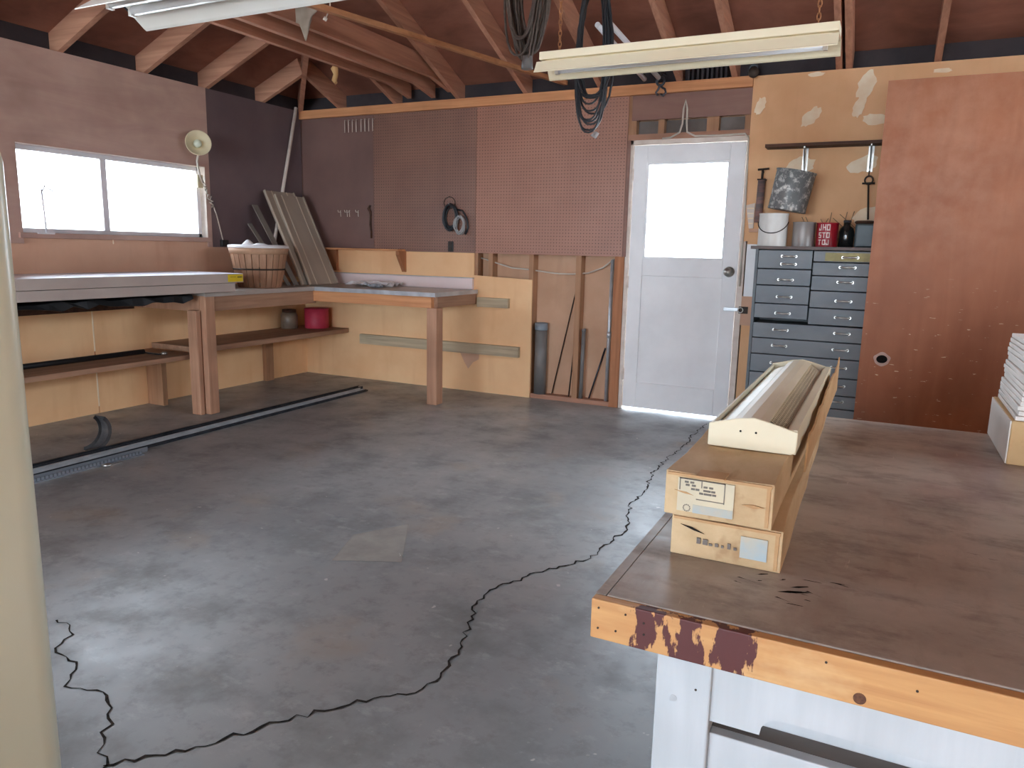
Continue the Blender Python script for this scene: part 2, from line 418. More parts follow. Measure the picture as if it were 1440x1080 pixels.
B(-.068,-.064,wy0+.03,-2.0,wz0+.03,wz1-.035).build('pane', 'glass', win)
B(-.074,-.070,-2.0,wy1-.035,wz0+.03,wz1-.035).build('pane', 'glass', win)
tag(MB().tube([(.03,-2.49,1.272),(.03,-2.50,1.55)],.006).tube([(.03,-2.50,1.53),(.03,-2.46,1.60),(.03,-2.52,1.63)],.004).tube([(.03,-2.50,1.58),(.03,-2.42,1.54)],.004)
    .box(-.02,.04,-2.55,-2.44,1.262,1.272).build('window_latch', 'alu'), 'small metal latch standing at the left end of the window', 'latch')
added_win_left = struct(MB().box(-.085,-.05,vy0,vy1,wz0,wz0+.03).box(-.085,-.05,vy0,vy1,vz1-.035,vz1).box(-.085,-.05,vy0,vy0+.03,wz0,vz1).box(-.085,-.05,vy1-.03,vy1,wz0,vz1).box(-.085,-.05,-6.8,-6.76,wz0,vz1)
              .build('added_window_2', 'alu', bevel=.003))
B(-.07,-.066,vy0+.03,vy1-.03,wz0+.03,vz1-.035).build('pane', 'glass', added_win_left)
added_win_right = struct(MB().box(WX+.05,WX+.085,-3.4,-.7,1.72,1.75).box(WX+.05,WX+.085,-3.4,-.7,2.305,2.34).box(WX+.05,WX+.085,-3.4,-3.37,1.72,2.34).box(WX+.05,WX+.085,-.73,-.7,1.72,2.34).box(WX+.05,WX+.085,-2.07,-2.03,1.72,2.34)
              .build('added_window_3', 'alu', bevel=.003))  # out of view, added only to bring in more daylight
B(WX+.066,WX+.07,-3.37,-.73,1.75,2.305).build('pane', 'glass', added_win_right)
struct(B(-.1,.03,wy0-.03,wy1+.02,wz0-.035,wz0).build('trim_1', 'ply_mauve', bevel=.003))
struct(MB().box(-.098,.014,wy1-.004,wy1,wz0,wz1).box(-.098,.014,wy0,wy1,wz1-.004,wz1).build('trim_2', 'frame_white'))

# back wall: building board behind studs, panels on the face
wb = struct(MB().box(-.1,3.2,.09,.11,0,H).box(3.2,4.065,.09,.11,2.05,H).box(4.065,WX+.1,.09,.11,0,H).build('wall_back', 'bay', origin=(0,0,0)))
B(0,1.868,-.012,0,0,1.19).build('wallboard_panel', 'kraft', wb)
MB().prism([(1.868,0),(2.415,0),(2.415,.985),(1.868,1.005)], 'y', -.012, 0).build('wallboard_panel', 'kraft', wb)
B(4.10,WX,-.012,0,0,H).box(4.06,4.10,-.012,0,1.32,H).build('drywall_panel', 'kraft2', wb)
for x0, x1, z0, z1 in ((1.86,1.90,0,1.19),(2.0,2.04,0,1.19),(2.378,2.418,.037,1.19),(2.79,2.835,.037,1.19),(3.12,3.16,.037,2.36),(.5,.54,0,H),(1.1,1.14,0,H),(5.1,5.14,0,H),(5.7,5.74,0,H)):
    B(x0,x1,.0,.09,z0,z1).build('stud', 'stud_z', wb)
B(2.418,3.17,0,.09,0,.037).build('bottom_plate', 'stud_x', wb)
B(0,4.06,-.035,.09,2.368,H).build('top_plate', 'fir_x', wb)
B(4.06,WX,0,.09,2.368,H).build('top_plate', 'fir_x', wb)
B(3.2,4.06,-.012,.002,2.19,2.366).build('plywood_panel', 'ply_over', wb)
B(3.17,4.10,0,.09,2.05,2.092).build('header', 'stud_x', wb)
for x0, x1 in ((3.17,3.235),(3.40,3.445),(3.755,3.84),(4.02,4.098)):
    B(x0,x1,0,.085,2.092,2.368).build('cripple_stud', 'stud_z', wb)
B(3.235,4.02,.06,.088,2.092,2.19).build('sheathing_strip', 'bay_grey', wb)
B(4.10,4.20,-.016,-.012,.93,1.30).build('painted_patch', 'white_paint', wb)
B(4.09,4.20,-.016,-.012,.72,.93).build('brown_patch', 'kraft_pink', wb)
MB().prism([(1.739,.334),(1.931,.333),(1.925,.285),(1.870,.255),(1.822,.196),(1.78,.255)], 'y', -.0135, -.012).build('torn_notch', 'kraft_pink', wb)
def blob(cx, cz, rx, rz, n=18, tilt=0, j=.16):
    pts = []
    for k in range(n):
        a = 2*PI*k/n; r = 1+random.uniform(-j, j); x, z = rx*r*math.cos(a), rz*r*math.sin(a)
        pts.append((cx+x*math.cos(tilt)-z*math.sin(tilt), cz+x*math.sin(tilt)+z*math.cos(tilt)))
    return pts
for kp, a in enumerate(((4.452,2.149,.075,.04,.8),(4.775,2.33,.05,.10,-.25),(4.845,2.115,.075,.035,0),(4.118,2.24,.032,.06,-.3),(4.46,2.42,.055,.014,0),(4.42,1.84,.09,.05,0),(4.80,1.83,.09,.05,.3),(4.88,1.50,.12,.06,.3),(4.745,2.20,.035,.07,-.3),(5.2,2.385,.05,.014,0))):
    MB().prism(blob(*a[:4], tilt=a[4], n=22), 'y', -.0132-.0003*kp, -.012).build('plaster_patch', 'mud', wb)
# right and front walls (behind / beside the camera), overhead-door opening
ry0, ry1, rz0, rz1 = -3.4, -.7, 1.72, 2.34     # unseen wide window, added in the right wall to light floor and ceiling
struct(MB().box(WX,WX+.1,FY,.35,0,rz0).box(WX,WX+.1,FY,.35,rz1,H).box(WX,WX+.1,FY,ry0,rz0,rz1).box(WX,WX+.1,ry1,.35,rz0,rz1).build('wall_right', 'kraft2', origin=(0,0,0)))
gx0, gx1, gz = .4, 6.4, 2.38
struct(MB().box(-.1,gx0,FY-.1,FY,0,H).box(gx1,WX+.1,FY-.1,FY,0,H).box(gx0,gx1,FY-.1,FY,gz,H).build('wall_front', 'ply_mauve', origin=(0,0,0)))

# door
door = struct(MB().box(3.227,3.332,.0,.04,.018,2.012).box(3.936,4.042,.0,.04,.018,2.012).box(3.332,3.936,.0,.04,1.885,2.012).box(3.332,3.936,.0,.04,1.05,1.183).box(3.332,3.936,.0,.04,.018,.22)
              .build('door_1', 'white_paint', bevel=.004))
B(3.332,3.936,.014,.028,.22,1.05).build('door_panel', 'white_paint', door)
B(3.34,3.93,.018,.022,1.183,1.885).build('door_pane', 'glass', door)
MB().box(3.332,3.345,.006,.034,1.183,1.885).box(3.923,3.936,.006,.034,1.183,1.885).box(3.345,3.923,.006,.034,1.183,1.196).box(3.345,3.923,.006,.034,1.872,1.885).build('glazing_bead', 'white_paint', door)
MB().lathe([(.038,0),(.038,.006),(.016,.010),(.014,.03),(.028,.04),(.032,.052),(.026,.064),(0,.068)], (0,0,0), 24).xf(Matrix.Translation((3.985,0,1.10)) @ Matrix.Rotation(PI/2,4,'X')).build('door_knob', 'chrome', door)
for z in (1.80,1.0,.28): B(3.208,3.232,-.006,.0,z-.045,z+.045).cyl((3.221,-.008,z-.045),(3.221,-.008,z+.045),.006,n=8).build('hinge', 'frame_white', door)
struct(MB().box(3.192,3.222,-.004,.09,.0,2.05).box(4.046,4.09,-.004,.09,0,2.05).box(3.192,4.09,-.004,.09,2.016,2.05).build('trim_3', 'frame_white', bevel=.003))
struct(B(3.115,3.191,-.010,.0,.0,1.189).build('trim_4', 'fir_z'))
struct(B(3.175,3.20,-.012,-.004,1.19,2.05).build('trim_5', 'ply_over'))
hs = thing('door_hasp', (4.05,-.02,.83), 'grey steel hasp across the white door edge and frame', 'hasp')
B(3.965,4.075,-.012,-.004,.818,.845).build('hasp_strap', 'steel', hs, bevel=.002)
B(4.075,4.14,-.022,-.016,.805,.855).build('staple_plate', 'rust', hs, bevel=.002)
MB().tube([(4.09+.018*math.cos(a*PI/8),-.034,.83+.018*math.sin(a*PI/8)) for a in range(16)], .004, 6, closed=True).build('ring', 'chrome', hs)

# ------------------------------------------------------------------ roof
RD = .152
ce = MB(); T = .018; E = .35
def zr(d): return H+RD+SL*d
xr = WX/2; yr = -xr; yf = FY+xr
ap0, ap1 = (xr, yr, zr(xr)), (xr, yf, zr(xr))
c00, c10, c11, c01 = (-E,E,zr(-E)), (WX+E,E,zr(-E)), (WX+E,FY-E,zr(-E)), (-E,FY-E,zr(-E))
def slab(q):
    n = len(q); up = [(x,y,z+T) for x,y,z in q]
    ce.add(list(q)+up, [tuple(range(n)), tuple(range(2*n-1, n-1, -1))]+[(i, n+i, n+(i+1)%n, (i+1)%n) for i in range(n)])
slab([c00, c10, ap0]); slab([c10, c11, ap1, ap0]); slab([c11, c01, ap1]); slab([c01, c00, ap0, ap1])
ceil = struct(ce.build('ceiling', 'sheath', origin=(0,0,0)))
# frieze boards closing the eaves
MB().box(-.09,-.07,FY,.1,H-.02,H+RD+.01).box(-.1,WX+.1,.07,.09,H-.02,H+RD+.01).box(WX+.07,WX+.09,FY,.1,H-.02,H+RD+.01).box(-.1,WX+.1,FY-.09,FY-.07,H-.02,H+RD+.01).build('frieze_board', 'soffit', ceil)
w = .04
for x in (.46,1.07,1.697,2.316,2.94,3.54,3.93,4.60,4.66,5.17,5.8,6.35):
    L = min(x, WX-x)
    MB().beam((x,.06,H-.06*SL),(x,-L,H+L*SL),w,RD*.92).build('rafter', 'redwood_y', ceil)
for k in (.47,1.08,1.64,2.28,2.9,3.5,4.1,4.7,5.3,5.9,6.5,7.1,7.7,8.3,8.9,9.5,10.1,10.7,11.3):
    L = min(k, xr, -FY-k)
    MB().beam((-.06,-k,H-.06*SL),(L,-k,H+L*SL),w,RD*.92).build('rafter', 'redwood_x', ceil)
    MB().beam((WX+.06,-k,H-.06*SL),(WX-L,-k,H+L*SL),w,RD*.92).build('rafter', 'redwood_x', ceil)
MB().beam((0,0,H-.02),(xr,yr,H+xr*SL-.02),w,RD).build('hip_rafter', 'redwood_y', ceil)
MB().beam((WX,0,H-.02),(xr,yr,H+xr*SL-.02),w,RD).build('hip_rafter', 'redwood_y', ceil)
B(xr-.02,xr+.02,yf,yr,H+xr*SL-.02,zr(xr)).build('ridge_board', 'redwood_y', ceil)
for x, z in ((1.20,2.535),(1.44,2.525),(1.60,2.56)):
    MB().prism([(-.015,z-.06),(-.015,z+.045),(-.33,z+.14),(-5.9,z+.14),(-5.9,z),(-.3,z)], 'x', x, x+.04).build('joist', 'redwood_y', ceil)
tag(MB().beam((1.75,-3.35,2.515),(2.67,-.04,2.475),.035,.03).build('brace_board', 'brace'), 'long thin pale board slanting under the roof joists', 'board')

# ------------------------------------------------------------------ wall pieces: pegboards, ledger planks
tag(B(.012,.829,-.010,0,1.192,2.367).build('hardboard_sheet', 'hardboard_b'), 'plain dark hardboard strip in the corner left of the pegboard', 'hardboard')
tag(B(.831,1.874,-.010,0,1.192,2.367).build('pegboard', 'peg_a'), 'darker left sheet of brown pegboard above the corner workbench', 'pegboard', 'pegboard sheets on the back wall')
tag(B(1.878,3.172,-.012,0,1.190,2.367).build('pegboard', 'peg_b'), 'lighter brown pegboard sheet just left of the white door', 'pegboard', 'pegboard sheets on the back wall')
tag(B(.68,2.32,-.052,-.0125,.335,.424).build('plank', 'grey_plank', bevel=.003), 'long weathered grey plank fixed low on the tan wallboard', 'plank')
tag(B(1.920,2.215,-.052,-.0125,.742,.822).build('plank', 'grey_plank', bevel=.003), 'short weathered grey plank at bench height right of the back bench', 'plank')
lg = thing('wall_ledge', (.7,-.05,1.195), 'narrow wooden ledge with end bracket below the dark pegboard', 'ledge')
B(.24,1.17,-.13,-.012,1.192,1.208).build('ledge_board', 'fir_x', lg)
MB().prism([(-.012,1.01),(-.03,1.01),(-.125,1.16),(-.125,1.192),(-.012,1.192)], 'x', 1.145, 1.18).build('bracket', 'fir_z', lg)
B(.20,.42,-.04,-.012,1.0,1.192).build('end_block', 'fir_z', lg)

# peg hooks
hk = MB().tube([(.54,-.011,2.332),(.54,-.034,2.332),(.54,-.036,2.30),(.54,-.036,2.225)], .0035, 6).build('peg_hook', 'whitecord')
tag(hk, 'white wire hook in the high row near the pegboard corner', 'hook', 'white wire hooks high on the pegboard')
for i in range(1, 8): dup(hk, (.042*i + (.012 if i > 3 else 0), 0, 0))
h2 = MB().tube([(.46,-.011,1.53),(.46,-.05,1.53),(.46,-.055,1.548)], .0035, 6).tube([(.46,-.011,1.545),(.46,-.02,1.545),(.465,-.02,1.49)], .0035, 6).build('peg_hook', 'whitecord')
tag(h2, 'small white hook in the short low row left of the dark strap', 'hook', 'small hooks low on the pegboard')
for dx in (.075,.10,.2): dup(h2, (dx,0,0))
st = thing('hanging_strap', (.80,-.03,1.30), 'dark strap hanging on the left pegboard beside the small hooks', 'strap')
MB().tube([(.80,-.012,1.585),(.80,-.03,1.585),(.80,-.032,1.57)], .004, 6).build('peg', 'rust', st)
MB().tube([(.795,-.022,1.59),(.782,-.022,1.56),(.80,-.022,1.535),(.803,-.022,1.50),(.798,-.022,1.42),(.806,-.022,1.36),(.806,-.022,1.30)], [.008,.014,.012,.009,.01,.009,.008], 8).build('strap', 'dark_wood', st)
def coil(cx, y, cz, rx, rz, n, r, jit=.12):
    m = MB()
    for i in range(n):
        ax, az = rx*random.uniform(1-jit,1+jit), rz*random.uniform(1-jit,1+jit); ox, oz = random.uniform(-.008,.008), random.uniform(-.012,.012); yo = random.uniform(-.018,.018)
        ph = random.uniform(0, 6)
        m.tube([(cx+ox+ax*math.cos(a*PI/12), y+yo+.006*math.sin(a*PI/4+ph), cz+oz+az*math.sin(a*PI/12)) for a in range(24)], r, 6, closed=True)
    return m
c1 = thing('cable_coil', (1.64,-.04,1.36), 'black cable coil hanging on the dark pegboard', 'cable')
coil(1.645,-.04,1.49,.06,.10,7,.007).build('cable', 'blackcord', c1)
MB().tube([(1.70,-.03,1.55),(1.76,-.03,1.54),(1.80,-.03,1.48),(1.815,-.03,1.40),(1.79,-.03,1.345)], .008, 8).build('cable_tail', 'blackcord', c1)
MB().tube([(1.645,-.012,1.585),(1.645,-.06,1.585),(1.645,-.062,1.60)], .005, 6).build('peg', 'steel', c1)
c2 = thing('cable_coil', (1.745,-.05,1.35), 'pale grey wire coil hung beside the black coil on pegboard', 'cable')
coil(1.745,-.055,1.42,.042,.068,6,.005).build('cable', 'greycord', c2)
MB().tube([(1.745,-.012,1.487),(1.745,-.075,1.487),(1.745,-.077,1.50)], .005, 6).build('peg', 'steel', c2)
tag(MB().tube([(1.625+.055*math.cos(a*PI/12),-.018,1.605+.05*math.sin(a*PI/12)) for a in range(24)], .003, 6, closed=True).cyl((1.625,-.01,1.655),(1.625,-.03,1.655),.004,n=8).build('wire_ring', 'rust'),
    'thin wire ring on the pegboard above the black cable coil', 'ring')
o = thing('wall_outlet', (1.638,-.012,1.20), 'dark twin outlet at the lower edge of the pegboard', 'outlet')
B(1.612,1.664,-.018,-.0105,1.198,1.285).build('plate', 'outlet', o, bevel=.003)
for z in (1.222,1.262): MB().cyl((1.638,-.022,z),(1.638,-.018,z),.015,n=16).build('socket', 'rust', o)

# open stud bay contents
tag(MB().tube([(1.905,.045,1.15),(1.95,.045,1.14),(2.02,.045,1.12),(2.2,.045,1.075),(2.34,.045,1.068),(2.6,.045,1.042),(2.75,.045,1.042),(2.88,.045,1.055),(3.0,.045,1.10),(3.085,.045,1.165),(3.12,.045,1.172)], .006, 8).build('electrical_cable', 'whitecord'),
    'white electrical cable sagging across the open stud bays', 'cable')
p = thing('waste_pipe', (2.488,.04,.037), 'thick grey pipe with pale coupling standing in the open wall bay', 'pipe')
MB().cyl((2.488,.036,.037),(2.488,.036,.60),.05,n=28).build('pipe', 'pvc', p)
MB().lathe([(.0525,.575),(.054,.58),(.054,.632),(.046,.634),(.046,.60)], (2.488,.036,0), 28).build('coupling', 'pvc_cap', p)
tag(MB().cyl((2.862,.02,.038),(2.866,.03,.60),.016,n=14).cyl((2.866,.03,.585),(2.866,.03,.61),.018,n=14).build('pipe', 'pvc'), 'short thin dark pipe standing right of the middle stud', 'pipe')
cd = thing('conduit', (3.08,.03,.037), 'tall bright metal conduit standing in the bay beside the door', 'pipe')
MB().cyl((3.078,.03,.037),(3.085,.03,1.165),.014,n=14).build('tube', 'steel', cd)
MB().cyl((3.0807,.03,.55),(3.0812,.03,.60),.018,n=14).build('coupling', 'steel', cd)
tag(MB().cyl((2.585,.072,.04),(2.785,.08,.99),.005,n=8).build('rod', 'rust'), 'thin brown rod leaning in the bay behind the thick pipe', 'rod')
tag(MB().cyl((2.925,.05,.04),(3.04,.075,.46),.007,n=8).build('rod', 'darksteel'), 'short dark rod leaning between thin pipe and bright conduit', 'rod')
tag(MB().cyl((2.755,.03,.04),(2.784,.03,.40),.006,n=8).build('rod', 'rust'), 'dark rod standing against the left side of middle stud', 'rod')
# doubled cord above the door
tag(MB().tube([(3.44,-.016,2.052),(3.50,-.016,2.056),(3.565,-.016,2.09),(3.583,-.018,2.15),(3.586,-.018,2.25),(3.598,-.018,2.312),(3.612,-.018,2.25),(3.614,-.018,2.15),(3.62,-.016,2.09),(3.68,-.016,2.06),(3.85,-.016,2.056),(4.03,-.016,2.06),(4.055,-.016,2.03),(4.066,-.016,1.6),(4.068,-.016,1.0)], .007, 8)
    .build('cord', 'whitecord'), 'doubled off-white cord looped on the header over the door', 'cord')

# hooks / pulleys above the door
def pulley(x, z, name, lab):
    t = thing(name, (x,-.05,z-.2), lab, 'hook')
    MB().cyl((x,.075,z),(x,-.06,z),.006,n=8).build('pin', 'rust', t)
    MB().tube([(x,-.055,z+.01),(x,-.055,z-.05)], .007, 8).build('shank', 'rust', t)
    MB().tube([(x+.028*math.cos(a*PI/8),-.055,z-.075+.028*math.sin(a*PI/8)) for a in range(16)], .009, 8, closed=True).build('eye', 'darksteel', t)
    return t
t = pulley(3.415, 2.52, 'iron_hook', 'dark iron double hook on the beam above the door')
MB().tube([(3.415,-.055,2.42),(3.43,-.055,2.40),(3.45,-.055,2.39),(3.458,-.055,2.365),(3.44,-.055,2.345),(3.42,-.055,2.355)], .008, 8).tube([(3.415,-.055,2.42),(3.40,-.055,2.39),(3.385,-.055,2.37),(3.40,-.055,2.35)], .008, 8).build('claw', 'darksteel', t)
t = pulley(4.06, 2.55, 'iron_hook', 'dark iron hook at the top right corner above the door')
MB().lathe([(0,-.010),(.034,-.010),(.038,0),(.034,.010),(0,.010)], (0,0,0), 20).xf(Matrix.Translation((4.065,-.06,2.455)) @ Matrix.Rotation(PI/2,4,'X')).build('wheel', 'rust', t)
s0 = B(3.60,3.615,-.02,.05,H,2.53).build('slat', 'soffit')
tag(s0, 'dark slat in the upright row stored on the plate above door', 'slat', 'dark slats stored over the door')
for i in range(1, 9): dup(s0, (.033*i, random.uniform(-.01,.01), 0))
q = tag(MB().cyl((3.318,-.13,2.452),(3.306,-1.1,2.57),.017,n=14).build('plastic_pipe', 'plastic_white'), 'left one of two white pipes lying up under the roof', 'pipe', 'white pipes under the roof')
q = tag(MB().cyl((3.42,-.13,2.455),(3.373,-1.1,2.582),.017,n=14).build('plastic_pipe', 'plastic_white'), 'right one of two white pipes lying up under the roof', 'pipe', 'white pipes under the roof')

# hanging cable bundles
def loops(cx, y, ztop, zbots, wtop, wbot, r, sx=.02, dy=.03, n=44, pinch=.25):
    m = MB()
    for zb in zbots:
        ox, oy = random.uniform(-sx, sx), random.uniform(-dy, dy); wb_ = wbot*random.uniform(.75, 1.1); wt = wtop*random.uniform(.7,1.2)
        pts = []
        for k in range(n):
            a = 2*PI*k/n - PI/2; v = (math.sin(a)+1)/2
            wv = wb_ + (wt-wb_)*v**1.3
            x = math.copysign(abs(math.cos(a))**.75, math.cos(a))*wv/2
            pts.append((cx+ox+x+random.uniform(-.002,.002), y+oy+random.uniform(-.003,.003), zb+(ztop-zb)*v))
        m.tube(pts, r, 6, closed=True)
    return m
b1 = thing('cable_bundle', (3.0,-1.5,2.25), 'thick bundle of dusty brown cable hanging from the roof', 'cable')
loops(3.02,-1.5,2.97,[2.31+random.uniform(0,.16) for _ in range(20)],.27,.17,.007,.04,.06).build('cable', 'browncord', b1)
loops(3.03,-1.5,2.95,[2.285,2.29,2.30,2.31],.27,.09,.007,.01,.02).build('tied_loop', 'browncord', b1)
MB().cyl((3.035,-1.5,2.255),(3.035,-1.5,2.325),.034,.03,n=16).build('plug', 'pvc', b1)
MB().tube([(3.06,-1.5,2.965),(3.0,-1.5,2.95),(2.955,-1.5,2.99),(2.945,-1.5,3.07)],.007,8).build('nail', 'rust', b1)
b2 = thing('cable_coil', (3.33,-1.2,1.9), 'black extension cord coil hanging behind the long light fixture', 'cable')
loops(3.325,-1.2,2.83,[1.97+random.uniform(0,.2) for _ in range(12)]+[1.93,1.95],.14,.24,.0062,.016,.035).build('cable', 'blackcord', b2)
MB().tube([(3.36,-1.2,1.93),(3.34,-1.2,1.915),(3.36,-1.21,1.905),(3.375,-1.21,1.93)], .012, 8).build('plug', 'greycord', b2)
MB().tube([(3.26,-1.2,2.825),(3.40,-1.2,2.80),(3.53,-1.2,2.86),(3.54,-1.2,2.945)],.007,8).build('nail', 'rust', b2)

# scraps hanging under the roof
tag(MB().add([(1.52,-1.86,2.70),(1.80,-1.86,2.70),(1.80,-1.85,2.61),(1.76,-1.85,2.585),(1.70,-1.84,2.45),(1.665,-1.85,2.55),(1.58,-1.86,2.58),(1.55,-1.85,2.63)], [(0,1,2,3,4,5,6,7)])
    .add([(1.52,-1.868,2.70),(1.80,-1.868,2.70),(1.80,-1.858,2.61),(1.76,-1.858,2.585),(1.70,-1.848,2.45),(1.665,-1.858,2.55),(1.58,-1.868,2.58),(1.55,-1.858,2.63)], [(7,6,5,4,3,2,1,0)])
    .build('paper_scrap', 'rag'), 'torn grey paper scrap hanging from the joists', 'scrap')
tag(MB().tube([(1.198,-.95,2.555),(1.185,-.95,2.52),(1.20,-.955,2.48),(1.18,-.95,2.44),(1.20,-.955,2.42)], [.012,.028,.018,.02,.012], 8).build('paper_scrap', 'tan'), 'small tan crumpled scrap hanging below the first joist', 'scrap')
tag(MB().tube([(2.02,-2.0,2.69),(2.02,-2.0,2.56),(1.99,-2.0,2.515)], .004, 6).cyl((1.99,-2.0,2.515),(1.978,-2.0,2.50),.011,n=8).build('pull_cord', 'whitecord'), 'thin pale pull cord dangling below the white light fixture', 'cord')

# ------------------------------------------------------------------ fluorescent lights
def fixture(x0, x1, y, z, hw, body, lab, chz, k=1.):
    """open-ended hood reflector on a channel; z is the height of the reflector lips, hw its half width"""
    t = thing('fluorescent_light', ((x0+x1)/2, y, z), lab, 'light fixture', 'hanging fluorescent light fixtures')
    MB().prism([(y-.052,z+k*.074),(y+.052,z+k*.074),(y+.052,z+k*.118),(y-.052,z+k*.118)], 'x', x0+.008, x1-.002).build('channel', body, t, bevel=.003)
    out = [(y-hw,z),(y-hw*.93,z+k*.006),(y-.058,z+k*.062),(y-.045,z+k*.066),(y+.045,z+k*.066),(y+.058,z+k*.062),(y+hw*.93,z+k*.006),(y+hw,z)]
    inn = [(a + (.0025 if a < y else -.0025), b-.0035) for a, b in out]
    inn[0] = (y-hw+.001, z-.003); inn[-1] = (y+hw-.001, z-.003)
    MB().prism(out+inn[::-1], 'x', x0, x1).build('reflector', body, t)
    for s in (-1, 1):
        MB().cyl((x0+.06,y+s*.045,z+k*.036),(x1-.05,y+s*.045,z+k*.036),.0165*k,n=18).build('tube', 'tube', t)
        for xx in (x0+.045, x1-.06): B(xx,xx+.016,y+s*.045-.012,y+s*.045+.012,z+k*.018,z+k*.0625).build('lamp_socket', 'fixture_w', t)
    B(x0+.03,x1-.03,y-.03,y+.03,z+k*.066,z+k*.074).build('spacer', body, t)
    for xx in (x0+.08, x1-.08):
        ch = MB(); kc = 0; zz = z+k*.118
        while zz < chz:
            a = kc % 2
            ch.tube([(xx+(.007*math.cos(b*PI/4) if a else 0), y+(0 if a else .007*math.cos(b*PI/4)), zz+.013+.015*math.sin(b*PI/4)) for b in range(8)], .0022, 5, closed=True)
            zz += .022; kc += 1
        ch.build('chain', 'brace', t)
    return t
fixture(3.585,4.775,-2.5,1.972,.088,'fixture','yellowed light fixture hanging on chains before the back wall',3.42,.74)
fl = fixture(2.362,3.60,-3.645,2.03,.145,'fixture_w','large white light fixture cut off by the top edge of the picture',3.55)
MB().tube([(2.37,-3.62,2.10),(2.40,-3.60,2.065),(2.50,-3.585,2.06),(2.60,-3.59,2.075)], .004, 6).build('lead_wire', 'ink', fl)

# ------------------------------------------------------------------ workbench along the left wall and round the corner
wbn = thing('workbench', (.4,-1.0,0), 'L-shaped corner workbench with grey laminate top, wooden legs and lower shelf', 'workbench')
B(.012,.72,-1.845,-.03,.857,.884).build('countertop', 'laminate', wbn)
B(.7205,1.91,-.70,-.03,.857,.884).build('countertop', 'laminate', wbn)
B(.7205,.728,-1.845,-.7005,.852,.8855).build('edge_strip', 'laminate', wbn)
B(.728,1.917,-.708,-.7005,.852,.8855).box(1.9105,1.917,-.7005,-.03,.852,.8855).build('edge_strip', 'edge', wbn)
B(.34,1.87,-.046,-.0125,.8845,.978).build('backsplash', 'lilac', wbn, bevel=.003)
B(.34,1.872,-.05,-.0125,.978,.983).build('backsplash_cap', 'edge', wbn)
B(.66,.70,-1.75,-.66,.745,.856).build('apron', 'leg_y', wbn)
B(.012,.66,-1.84,-1.80,.745,.856).build('apron', 'leg_z', wbn)
B(.70,1.87,-.69,-.65,.765,.856).build('apron', 'fir_x', wbn)
B(1.865,1.905,-.65,-.03,.765,.856).build('apron', 'leg_y', wbn)
B(.645,.715,-1.835,-1.75,0,.856).build('leg', 'leg_z', wbn, bevel=.004)
B(.585,.672,-1.885,-1.845,0,.755).build('leg', 'leg_z', wbn, bevel=.004)
B(1.832,1.922,-.695,-.60,0,.765).build('leg', 'leg_z', wbn, bevel=.004)
B(.012,.53,-1.745,-.015,.425,.466).build('lower_shelf', 'leg_y', wbn, bevel=.004)
for y in (-.60,): B(.012,.055,y,y+.09,0,.425).build('shelf_support', 'stud_z', wbn)
bb = thing('workbench', (.4,-2.6,0), 'dark board bench by the window carrying the stacked panels, with its plank shelf', 'workbench')
B(.012,.62,-4.2,-1.905,.825,.858).build('bench_board', 'dark_wood', bb)
B(.012,.06,-4.2,-1.905,.74,.825).build('wall_cleat', 'dark_wood', bb)
arc = [(.53-.09+.09*math.cos(a), -1.75-.09+.09*math.sin(a)) for a in [i*PI/12 for i in range(7)]]
MB().prism([(.012,-4.2),(.53,-4.2)]+arc+[(.012,-1.75)], 'z', .392, .4245).build('lower_shelf', 'leg_y', bb)
for y in (-1.80,-4.1): B(.012,.18 if y > -2 else .16,y,y+.04,0,.392).build('shelf_support', 'stud_z', bb)
for y in (-4.15,): B(.5,.58,y,y+.09,0,.825).build('leg', 'leg_z', bb)
tag(MB().cyl((.28,-3.6,.449),(.28,-2.02,.449),.018,n=12).build('pipe', 'black'), 'long black pipe lying on the plank shelf under the window bench', 'pipe')
k = thing('clamp', (.35,-1.95,.43), 'small metal clamp on the shelf end beside the bench leg', 'tool')
B(.24,.40,-1.99,-1.97,.4305,.44).build('bar', 'darksteel', k); MB().lathe([(.0,0),(.022,0),(.024,.01),(.014,.02),(0,.02)], (.40,-1.945,.4305), 14).build('head', 'chrome', k)

# two flat cartons on the window bench
p1 = tag(B(.20,.788,-3.75,-1.62,.8855,.9470).build('flat_carton', 'panel_edge', bevel=.003), 'long flat grey carton, lower of two on the window bench', 'carton', 'flat cartons stacked on the bench')
p2 = thing('flat_carton', (.5,-2.6,.948), 'long flat carton with white top and yellow sticker, upper of two', 'carton', 'flat cartons stacked on the bench')
B(.20,.802,-3.75,-1.555,.9500,1.0125).build('carton_body', 'panel_edge', p2, bevel=.002)
B(.202,.799,-3.748,-1.558,1.0128,1.0142).build('white_face', 'panel_top', p2, label='white laminate face')
B(.8022,.8032,-1.70,-1.56,.956,1.008).build('sticker', 'yellow', p2, label='yellow sticker')
m = MB()
for i in range(5): m.box(.8033,.8036,-1.61+.009*i,-1.604+.009*i,.984,.994)
m.box(.8033,.8036,-1.68,-1.625,.990,.992); m.build('sticker_print', 'ink', p2)
tag(B(.08,.60,-3.6,-3.54,.8582,.8853).build('packing_strip', 'black'), 'dark packing strip under the flat cartons on the window bench', 'strip')
random.seed(12); m = MB(); pts = []
for i in range(24):
    y = -3.7+1.8*i/23; pts.append((y, .862+random.uniform(-.004,.02), .835+random.uniform(-.02,.01)))
vs = []; fs = []
for y, za, zb2 in pts:
    w_ = random.uniform(-.008,.008); vs += [(.6195,y,za),(.66+w_,y,za-.006),(.675+w_,y,zb2-.004),(.664+w_,y,zb2-.006),(.64+w_,y,za-.018),(.6195,y,za-.012)]
for i in range(23):
    for q in range(6): fs.append((6*i+q, 6*i+(q+1)%6, 6*i+6+(q+1)%6, 6*i+6+q))
